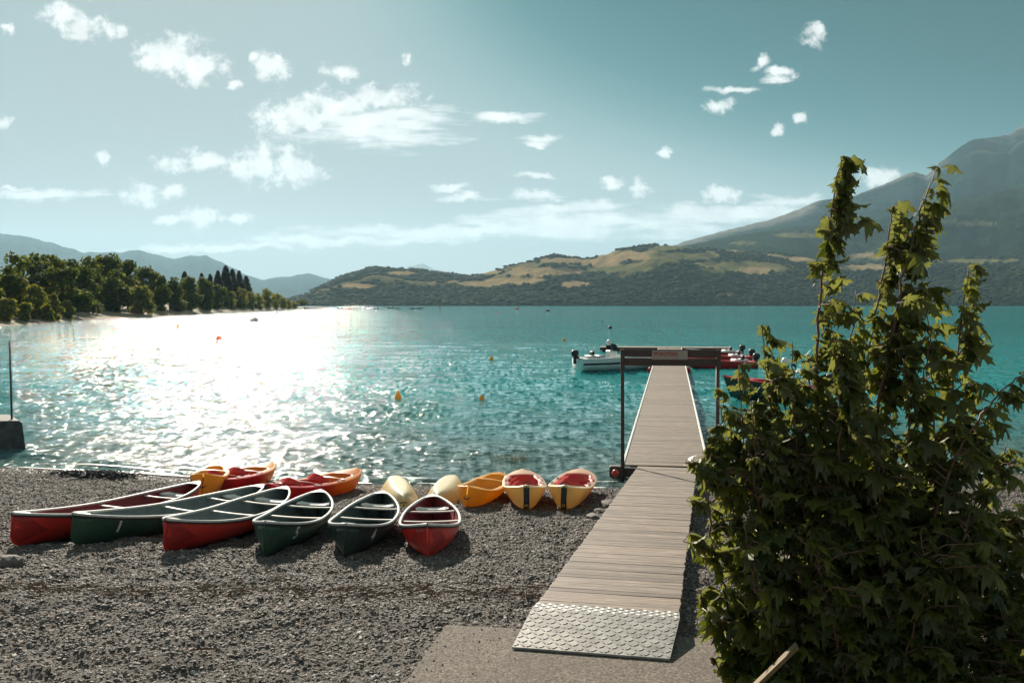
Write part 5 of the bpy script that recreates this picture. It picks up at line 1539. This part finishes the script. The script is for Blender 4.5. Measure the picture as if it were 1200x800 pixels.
def slab_grit():
    rnd = random.Random(77); mb = MB()
    for k in range(70):
        px = rnd.uniform(480, 610) if k < 150 else rnd.uniform(480, 1000); py = rnd.uniform(735, 800)
        if k < 35: px = 520 - (py - 731) * 0.66 + abs(rnd.gauss(0, 26)); 
        p = G(px, py, 1.224); r = rnd.uniform(0.004, 0.012)
        a = rnd.random() * 6
        mb.add([p + Vector((math.cos(a + q * 1.571) * r * (1 + .4 * rnd.random()), math.sin(a + q * 1.571) * r, 0)) for q in range(4)] + [p + Vector((0, 0, r * rnd.uniform(0.5, 1)))], [(0, 1, 4), (1, 2, 4), (2, 3, 4), (3, 0, 4)])
    o = mb.build('loose_grit', M['rock']); tag(o, 'scattered grit and small stones on the concrete apron', 'grit', kind='stuff')
slab_grit()
def reeds():
    rnd = random.Random(22); mb = MB()
    for cx_, n in ((577, 10), (590, 14), (603, 22), (612, 18), (618, 8), (717, 6)):
        for k in range(n):
            p = G(cx_ + rnd.gauss(0, 3.0), 538 + rnd.gauss(0, 1.4), 0.0); h = rnd.uniform(0.06, 0.22)
            mb.tube([p - Vector((0, 0, 0.1)), p + Vector((rnd.gauss(0, .05), rnd.gauss(0, .05), h))], [0.008, 0.004], 4, False)
    o = mb.build('dry_reeds', M['reed']); tag(o, 'dry yellow reed stubble poking out of the shallows', 'reeds', kind='stuff')
reeds()

# ================================================================== FOREGROUND MAPLE SHRUB
def maple_leaf(curl, fold, seed):
    """five-lobed leaf, stalk end at the origin, tip along +x, one unit long"""
    rnd = random.Random(seed)
    half = [(0.0, 0.0), (-0.13, 0.14), (-0.12, 0.36), (0.10, 0.22), (0.20, 0.46), (0.34, 0.64), (0.37, 0.40), (0.50, 0.45), (0.50, 0.17), (0.62, 0.15), (0.76, 0.24), (0.82, 0.10), (1.0, 0.0)]
    mid = [(0.0, 0.0), (0.15, 0.0), (0.35, 0.0), (0.55, 0.0), (0.78, 0.0), (1.0, 0.0)]
    def Z(x, y):
        r = math.hypot(x - 0.3, y)
        return -fold * abs(y) * 0.9 - curl * x * x * 0.55 + 0.10 * math.sin(7 * x + seed) * abs(y) * 2 - 0.25 * curl * r * r
    v = [(x, 0, Z(x, 0)) for x, _ in mid]
    f = []
    for s in (1, -1):
        off = len(v)
        pts = half[1:-1]
        v += [(x, s * y * rnd.uniform(0.92, 1.06), Z(x, s * y)) for x, y in pts]
        n = len(pts)
        strip = [(0, off), ]
        # fan segments from the midrib to the lobed edge
        mids = [0, 0, 1, 1, 1, 2, 2, 3, 3, 4, 4]
        prev_m = 0
        for k in range(n):
            m_ = mids[k]
            if k > 0:
                tri = (m_, off + k - 1, off + k)
                f.append(tri if s < 0 else tri[::-1])
                if m_ != prev_m:
                    tri = (prev_m, off + k - 1, m_)
                    f.append(tri if s < 0 else tri[::-1])
            prev_m = m_
        tri = (4, off + n - 1, 5); f.append(tri if s < 0 else tri[::-1])
    return np.array(v), np.array(f)
LEAVES = [maple_leaf(0.45, 0.45, 1), maple_leaf(1.0, 0.8, 2), maple_leaf(1.5, 1.1, 3), maple_leaf(0.7, 1.7, 4), maple_leaf(-0.8, 0.5, 5)]
SH_Y = 7.2
STEMS = [  # image polyline, depth offset, thickness, leaf start fraction, density
    ([(1000, 845), (985, 700), (962, 560), (955, 450), (962, 340), (973, 250), (985, 183)], -0.10, 0.020, 0.10, 1.25),
    ([(1012, 845), (1005, 690), (1018, 540), (1040, 420), (1062, 310), (1080, 240), (1099, 196)], 0.15, 0.020, 0.10, 1.25),
    ([(1006, 845), (1000, 650), (1004, 520), (1020, 400), (1036, 310), (1047, 240)], 0.30, 0.016, 0.10, 0.9),
    ([(1040, 845), (1075, 700), (1105, 540), (1122, 420), (1135, 312)], 0.05, 0.015, 0.10, 0.62),
    ([(1030, 845), (1075, 660), (1125, 520), (1170, 460), (1215, 428)], -0.35, 0.015, 0.10, 0.8),
    ([(985, 845), (935, 700), (912, 560), (900, 450), (893, 378)], 0.00, 0.016, 0.08, 1.15),
    ([(975, 845), (895, 720), (858, 600), (846, 500), (842, 455)], 0.10, 0.014, 0.08, 1.0),
    ([(970, 845), (880, 770), (838, 660), (826, 560), (828, 500)], -0.05, 0.013, 0.08, 1.05),
    ([(1040, 845), (1115, 720), (1165, 630), (1220, 575)], -0.20, 0.014, 0.08, 0.9),
    ([(1020, 845), (1055, 650), (1066, 500), (1058, 420)], -0.15, 0.015, 0.08, 1.1),
    ([(1050, 845), (1140, 770), (1225, 705)], -0.30, 0.013, 0.05, 1.0),
    ([(960, 845), (880, 800), (828, 725), (818, 690)], -0.10, 0.012, 0.05, 1.1),
    ([(990, 845), (948, 650), (932, 500), (915, 425)], 0.25, 0.015, 0.08, 1.15),
    ([(1000, 845), (980, 640), (985, 480), (975, 390)], -0.40, 0.015, 0.08, 1.1),
    ([(1010, 845), (1035, 690), (1030, 560), (1015, 470)], -0.50, 0.014, 0.06, 1.1),
    ([(1030, 845), (1090, 760), (1125, 660), (1140, 580)], -0.50, 0.013, 0.06, 1.1),
    ([(970, 845), (915, 780), (885, 690), (872, 610)], -0.45, 0.013, 0.06, 1.1),
    ([(1050, 845), (1120, 810), (1190, 790), (1240, 800)], -0.35, 0.012, 0.04, 1.0),
    ([(960, 850), (900, 830), (850, 790), (832, 770)], -0.30, 0.011, 0.04, 1.0),
    ([(1000, 845), (985, 770), (965, 690), (950, 620)], -0.65, 0.012, 0.04, 1.1),
    ([(1040, 845), (1060, 770), (1085, 690), (1080, 620)], -0.65, 0.012, 0.04, 1.1),
    ([(1005, 845), (992, 640), (988, 480), (1003, 340)], 0.12, 0.014, 0.08, 0.55),
    ([(1015, 845), (1042, 640), (1076, 490), (1092, 385)], -0.05, 0.014, 0.08, 0.55),
    ([(1025, 845), (1060, 650), (1098, 500), (1085, 345)], 0.20, 0.014, 0.08, 0.5),
    ([(990, 845), (950, 660), (932, 520), (928, 400)], -0.20, 0.014, 0.08, 1.0),
    ([(975, 845), (905, 710), (876, 570), (866, 428)], 0.05, 0.014, 0.08, 0.9),
    ([(980, 845), (915, 700), (885, 580), (880, 470)], -0.25, 0.013, 0.08, 1.0),
    ([(1040, 845), (1110, 690), (1150, 590), (1180, 520)], 0.10, 0.013, 0.08, 0.8),
    ([(1060, 845), (1150, 735), (1220, 640)], -0.15, 0.013, 0.08, 0.9),
    ([(1070, 845), (1165, 800), (1240, 755)], -0.20, 0.012, 0.06, 1.0),
]
def build_shrub():
    rng = np.random.default_rng(12)
    base = P(1010, 845, SH_Y); base.z = 1.15
    root = empty('maple_shrub', base); tag(root, 'tall windblown maple shrub with lobed green leaves growing beside the gangway', 'shrub')
    wind = np.array([0.93, 0.22, -0.10])
    leaves = []          # (pos, dir, normal, size, tone, kind)
    stemb = []
    petioles = MB(); twigs = MB()
    for si, (line, dy, th, lf, dens) in enumerate(STEMS):
        pts = [P(a, b_, SH_Y + dy * min(1, (k + 0.5) / 2.0)) for k, (a, b_) in enumerate(line)]
        pts[0] = Vector((pts[0].x, pts[0].y, 1.12))
        # smooth resample
        A = np.array([tuple(q) for q in pts]); tt = np.linspace(0, len(pts) - 1, 40)
        C = np.stack([np.interp(tt, np.arange(len(pts)), A[:, k]) for k in range(3)], -1)
        for _ in range(5): C[1:-1] = (C[:-2] + C[1:-1] * 2 + C[2:]) / 4
        C[1:-1] += rng.normal(0, 0.008, C[1:-1].shape)
        rad = np.linspace(th, 0.0035, 40)
        mb = MB(); mb.tube([Vector(q) - base for q in C], list(rad), 6); mb.build('stem', M['stem'], root, True)
        seg = np.linalg.norm(np.diff(C, axis=0), axis=1); cum_ = np.concatenate([[0], np.cumsum(seg)]); tot = cum_[-1]
        s = lf * tot
        while s < tot:
            f = s / tot
            p = np.array([np.interp(s, cum_, C[:, k]) for k in range(3)])
            tdir = C[min(39, int(f * 39) + 1)] - C[max(0, int(f * 39) - 1)]; tdir /= np.linalg.norm(tdir)
            spots = [(p, 0.0)]
            # side twigs fill the lower body
            hgt = p[2]
            if f < 0.90 and rng.random() < (0.9 if hgt < 3.2 else 0.42):
                a = rng.random() * 6.28; ln = rng.uniform(0.12, 0.42) * (1.0 - 0.45 * f) * (1.25 if hgt < 2.6 else 1.0)
                side = np.array([math.cos(a), math.sin(a) * 0.9, 0.35]); side = side * ln
                e = p + side + wind * ln * 0.25
                twigs.tube([Vector(p) - base, Vector(p + side * 0.5 + [0, 0, 0.03]) - base, Vector(e) - base], [0.006, 0.005, 0.003], 4, False)
                nl = 2 + int(ln / 0.10)
                for k in range(nl): spots.append((p + (e - p) * (0.35 + 0.65 * (k + 1) / nl), ln))
            for (q, ln) in spots:
                for rep in range(2 if ln == 0 else (1 + (rng.random() < 0.45))):
                    a = rng.random() * 6.28
                    lateral = np.array([math.cos(a), math.sin(a), rng.uniform(-0.1, 0.5)])
                    wf = 0.35 + 0.65 * f
                    if rng.random() < 0.55 * wf: lateral[0] = abs(lateral[0])
                    dvec = lateral * (0.85 - 0.45 * wf) + wind * rng.uniform(0.6, 1.35) * (0.6 + 0.6 * wf) + np.array([0, 0, rng.uniform(-0.75, 0.1)]) + rng.normal(0, 0.20, 3)
                    dvec /= np.linalg.norm(dvec)
                    sz = rng.choice([rng.uniform(0.05, 0.09), rng.uniform(0.09, 0.14), rng.uniform(0.14, 0.19)], p=[0.25, 0.55, 0.2]) * (1.0 if f < 0.85 else 0.95 - 0.8 * (f - 0.85))
                    pl_ = sz * rng.uniform(0.25, 0.85)
                    st = q + (lateral * 0.6 + tdir * 0.4 + wind * 0.5 * wf) * pl_
                    nrm = np.array([rng.normal(-0.25, 0.55), rng.normal(0.1, 0.55), 0.9]); nrm -= dvec * nrm.dot(dvec); nrm /= np.linalg.norm(nrm)
                    petioles.tube([Vector(q) - base, Vector(st) - base], [0.0022, 0.0016], 3, False)
                    leaves.append((st, dvec, nrm, sz, rng.random(), int(rng.integers(0, 5))))
            s += rng.uniform(0.040, 0.075) / (dens * (0.92 if f < 0.55 else 1.4)) * (0.45 + 1.5 * float(vnoise(s * 4.0 + si * 9.1, si * 3.7)) ** 1.5 * (1.0 if f < 0.5 else 1.6))
    twigs.build('twigs', M['stem'], root)['kind'] = 'stuff'
    petioles.build('petioles', M['stem'], root)['kind'] = 'stuff'
    print('leaves', len(leaves))
    # the 300 leaves that show largest are parts of their own
    camp = np.array([0, 0, CZ])
    score = []
    for i, (p, d, n, sz, tn, k) in enumerate(leaves):
        vd = (p - camp); dist = np.linalg.norm(vd); vd = vd / dist
        pxx = CX + F * p[0] / p[1]; pyy = HOR - F * (p[2] - CZ) / p[1]
        inside = -5 < pxx < 1205 and pyy < 800
        score.append(sz * sz / dist ** 2 * (0.15 + abs(n.dot(vd))) * inside * (1.6 - (p[1] - SH_Y)))
    order = np.argsort(score)[::-1]; single = set(order[:300].tolist())
    def mat_of(l):
        p, d, n, sz, tn, k = l
        y = np.cross(n, d)
        return np.stack([d * sz, y * sz, n * sz], -1)
    protos = []
    for k in range(5):
        for tn in (0.15, 0.5, 0.85):
            me = tri_array_mesh('leaf', LEAVES[k][0], LEAVES[k][1], M['leaf_near'], False); set_tone(me, np.full(len(LEAVES[k][0]), tn)); protos.append(me)
    VV = []; TT = []; TN = []; off = 0
    for i, l in enumerate(leaves):
        mt = mat_of(l); k = l[5]
        if i in single:
            o_ = bpy.data.objects.new('leaf', protos[k * 3 + min(2, int(l[4] * 3))]); COL.objects.link(o_); o_.parent = root
            m4 = Matrix([list(mt[r]) + [float(l[0][r] - base[r])] for r in range(3)] + [[0, 0, 0, 1]])
            o_.matrix_local = m4
        else:
            v_ = LEAVES[k][0] @ mt.T + (l[0] - np.array(base)); VV.append(v_); TT.append(LEAVES[k][1] + off); off += len(v_); TN.append(np.full(len(v_), l[4]))
    me = tri_array_mesh('foliage', np.concatenate(VV), np.concatenate(TT), M['leaf_near'])
    set_tone(me, np.concatenate(TN)); link('foliage', me, root)['kind'] = 'stuff'
build_shrub()
# dead twig and stake at the foot of the shrub
dt = MB(); b0 = P(935, 800, 6.35); rnd = random.Random(4)
def branch(p, d, l, r, lev):
    q = p + d * l; dt.tube([p, (p + q) / 2 + Vector((rnd.gauss(0, .01), 0, rnd.gauss(0, .01))), q], [r, r * 0.85, r * 0.6], 5, False)
    if lev:
        for k in range(3): branch(p + (q - p) * rnd.uniform(0.5, 1), (d + Vector((rnd.gauss(-0.1, .6), rnd.gauss(0, .3), rnd.gauss(0.1, .35)))).normalized(), l * rnd.uniform(0.5, 0.75), r * 0.6, lev - 1)
branch(Vector((b0.x, b0.y, 1.16)), Vector((-0.2, -0.1, 1)).normalized(), 0.34, 0.007, 3)
tag(dt.build('dead_twig', M['twig']), 'bare reddish brown dead twig sticking out of the shrub foot', 'twig')
a = P(780, 905, 6.25); b_ = P(934, 756, 6.05)
st = MB(); d = (b_ - a).normalized(); rot = d.to_track_quat('Z', 'Y').to_matrix()
st.box((a + b_) / 2, (0.085, 0.025, (b_ - a).length), rot)
tag(st.build('wooden_stake', M['stake']), 'tan wooden stake leaning at the foot of the shrub', 'stake')

# ================================================================== HAZE
HAZE = True
if HAZE:
    hz = MB().box((0, 9500, 845), (60000, 27000, 1700)).build('haze', None)
    hz.data.materials.clear()
    m = bpy.data.materials.new('haze_air'); m.use_nodes = True; nt = m.node_tree; nt.nodes.clear()
    pv = nt.nodes.new('ShaderNodeVolumePrincipled'); pv.inputs['Color'].default_value = (0.46, 0.74, 0.92, 1)
    pv.inputs['Density'].default_value = 4.0e-5; pv.inputs['Anisotropy'].default_value = 0.28
    ou = nt.nodes.new('ShaderNodeOutputMaterial'); nt.links.new(pv.outputs[0], ou.inputs['Volume'])
    hz.data.materials.append(m)
    tag(hz, 'thin pale haze filling the air over the lake', 'haze', kind='stuff')
